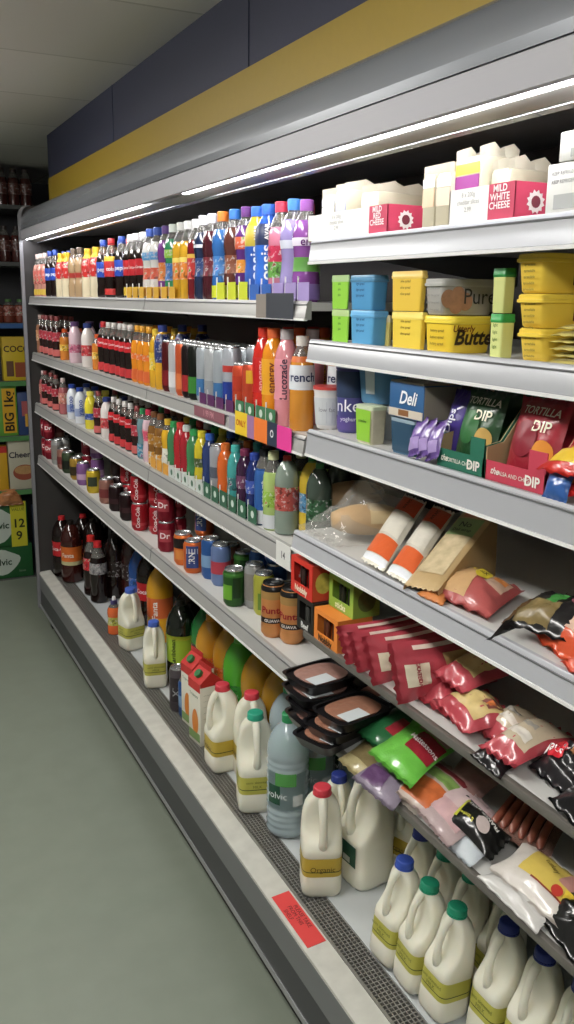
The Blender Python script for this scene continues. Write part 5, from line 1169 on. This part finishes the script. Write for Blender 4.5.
# ------------------------------------------------------------------ far gondola with cereal
GY = 5.42
un = empty('shelving_unit', (.9, GY+.2, 0))
def gp(nm, me): o = obj(nm, me, un); o.location = (-.9, -GY-.2, 0); return o
gp('back_panel', box(.3, 1.55, GY+.40, GY+.42, 0, 2.2, M('#3c3c40', .6)))
gz = [ony(15, 579, GY).z, ony(15, 490, GY).z, ony(15, 436, GY).z, ony(15, 381, GY).z, ony(15, 323, GY).z, ony(15, 262, GY).z, ony(15, 205, GY).z]
gz[0] = .004
for k, q in enumerate(gz):
    gp('shelf_board', box(.3, 1.55, GY, GY+.4, max(q-.022, 0), q, M('#5c5e5c', .5)))
    if 0 < k < 5: gp('price_strip', box(.3, 1.55, GY-.006, GY-.001, q-.03, q-.002, M('#4f8a4c' if k != 4 else '#3a64a0', .4)))
for q in (.3, 1.53): gp('upright', box(q, q+.02, GY+.36, GY+.40, 0, 2.25, M('#4a4a4c', .5)))
register(un, 'dark grocery shelving unit', 'shelving', 'beyond the far end of the fridge')
def cereal(px0, px1, py0, zb, face, label, where, name='cereal_box', deco=None, d=.07, cat='box'):
    a, b = ony(px0, 0+py0, GY+.01), ony(px1, py0, GY+.01); h = a.z-zb; w = b.x-a.x
    t = empty(name, ((a.x+b.x)/2, GY+.012, zb+.0006)); obj('carton', box(-w/2, w/2, 0, d, 0, h, M(face, .45), .002), t)
    if deco: deco(t, w, h)
    register(t, label, cat, where); return t
def fl(t, u0, u1, v0, v1, w, h, hexc, e=.0008): obj('label', box(-w/2+u0*w, -w/2+u1*w, -e, .001, v0*h, v1*h, M(hexc, .45)), t)
def ft(t, s, size, u, v, w, h, hexc, vert=False): text_on(t, s, size, hexc, (-w/2+u*w, -.0034, v*h), *(((0, 0, 1), (-1, 0, 0)) if vert else SIDE), bold=.02)
def d_coco(t, w, h): fl(t, 0, 1, .8, 1, w, h, '#d0ac2c'); ft(t, 'COCO', .05, .55, .72, w, h, '#4c2c18'); fl(t, .45, .95, .08, .42, w, h, '#9c4a2c'); fl(t, .12, .4, .1, .45, w, h, '#6c4a34', .001)
cereal(1.5, 27.5, 337, gz[3], '#d8b81c', 'yellow chocolate cereal box', 'on the middle of the far shelving', deco=d_coco)
def d_big(t, w, h): fl(t, .22, .92, .06, .96, w, h, '#e0a81c'); ft(t, 'BIG 1kg', .075, .58, .5, w, h, '#1c1814', True)
cereal(-3, 16, 387, gz[2], '#5c9c34', 'green cereal bag box with yellow size panel', 'left below the yellow cereal', deco=d_big)
def d_blue(t, w, h): fl(t, .2, .9, .45, .8, w, h, '#b85a5c'); fl(t, .35, .75, .2, .5, w, h, '#d8a034', .001)
cereal(17, 36, 393, gz[2], '#2c4478', 'blue cereal box with red bowl picture', 'right of the yellow size panel box', deco=d_blue)
def d_ch(t, w, h):
    ft(t, 'Cheerio', .050, .47, .70, w, h, '#2c2c3c')
    bm = bmesh.new(); q = bmesh.ops.create_circle(bm, cap_ends=True, radius=1, segments=24)
    for v in q['verts']: v.co = Vector((v.co.x*w*.38, -.001, h*.34+v.co.y*h*.16))
    obj('picture', mesh_from(bm, M('#9c4a34', .5), 0), t)
    bm = bmesh.new(); q = bmesh.ops.create_circle(bm, cap_ends=True, radius=1, segments=24)
    for v in q['verts']: v.co = Vector((v.co.x*w*.33, -.0016, h*.39+v.co.y*h*.09))
    obj('picture', mesh_from(bm, M('#b88a54', .5, var=.3, scale=60), 0), t)
cereal(7.5, 38, 441, gz[1], '#b8b49c', 'cream oat ring cereal box with bowl picture', 'low on the far shelving', deco=d_ch)
cereal(-8, 6.5, 447, gz[1], '#d8a41c', 'yellow and red cereal box', 'left of the cream cereal box', deco=lambda t, w, h: fl(t, .3, 1, .85, 1, w, h, '#c8342c'))
# bread bag, water multipacks
P = Pack('bread_bag', Vector((ony(-4, 505, GY).x, GY-.01, ony(10, 505, GY).z)), Vector((.16, 0, 0)), Vector((0, .05, .10)), .05, '#c88450', seed=40, flip=False, crumple=.5); P.patch('window', .1, .9, .2, .8, '#c07a44', mat=M('#bf7a48', .3, var=.4, scale=40)); P.done('orange bag of bread rolls', 'bread', 'on the green water multipacks')
def d_w(t, w, h):
    bm = bmesh.new(); vs = [bm.verts.new((-w/2+.42*w+.34*w*math.cos(a)*(1+.12*math.sin(3*a)), -.001, h*.5+.36*h*math.sin(a)*(1+.1*math.cos(4*a)))) for a in [2*PI*k/24 for k in range(24)]]; bm.faces.new(vs); obj('label', mesh_from(bm, M('#b9c4b8', .5), 0), t); ft(t, 'volvic', .058, .40, .5, w, h, '#1c3c24')
zl = ony(10, 578, GY).z
def d_w2(t, w, h): d_w(t, w, h); ft(t, 'litres', .02, .8, .2, w, h, '#6c8c6c')
b1 = cereal(-22, 32, 549, .006, '#1f5a2c', 'green water multipack', 'lower on the floor of the far shelving', 'water_multipack', d_w2, .22)
zt = ony(0, 549, GY+.01).z+.004
def d_v(t, w, h):
    d_w(t, w, h); fl(t, .66, .98, 0, 1.02, w, h, '#c8c020', .002); ft(t, '12', .075, .82, .52, w, h, '#2c3418'); ft(t, '9', .075, .82, .24, w, h, '#2c3418'); ft(t, 'VALUE', .026, .82, .84, w, h, '#7c8420')
cereal(-24, 26.5, 506, zt, '#226030', 'green water multipack with yellow price panel', 'stacked upper on the far shelving', 'water_multipack', d_v, .22)
cereal(34, 42, 508, .006, '#4a5a78', 'dull blue packet', 'beside the water multipacks', 'packet', None, .1)
# dark jars and bottles high up
B('darkjar', 'sauce_bottle', 'juice', .2, .034, '#4c2420', '#3c3230', [(.3, .6, '#6a3c34')], 'dark red sauce bottle')
B('redjar', 'sauce_bottle', 'juice', .135, .036, '#7a3a2c', '#4c7a3c', [(.3, .7, '#9a5040')], 'small red sauce jar with green cap')
for k, px in enumerate((-7, 5, 17, 29)):
    X = ony(px, 250, GY+.06).x
    spawn('darkjar', (X, GY+.06, gz[5]), 'on a high far shelf'); spawn('darkjar', (X, GY+.06, gz[6]), 'on the highest far shelf'); spawn('redjar', (X, GY+.06, gz[4]), 'above the yellow cereal')

finish_labels()
# ------------------------------------------------------------------ world and view
w = bpy.data.worlds.new('world'); SC.world = w; w.use_nodes = True
w.node_tree.nodes['Background'].inputs[0].default_value = (.5, .5, .52, 1); w.node_tree.nodes['Background'].inputs[1].default_value = .02
SC.view_settings.view_transform = 'Standard'; SC.view_settings.look = 'None'; SC.view_settings.gamma = 1; SC.view_settings.exposure = .0
SC.view_settings.use_curve_mapping = False
SC.cycles.max_bounces = 8; SC.cycles.use_denoising = True; SC.cycles.caustics_reflective = False; SC.cycles.caustics_refractive = False; SC.cycles.sample_clamp_indirect = 4
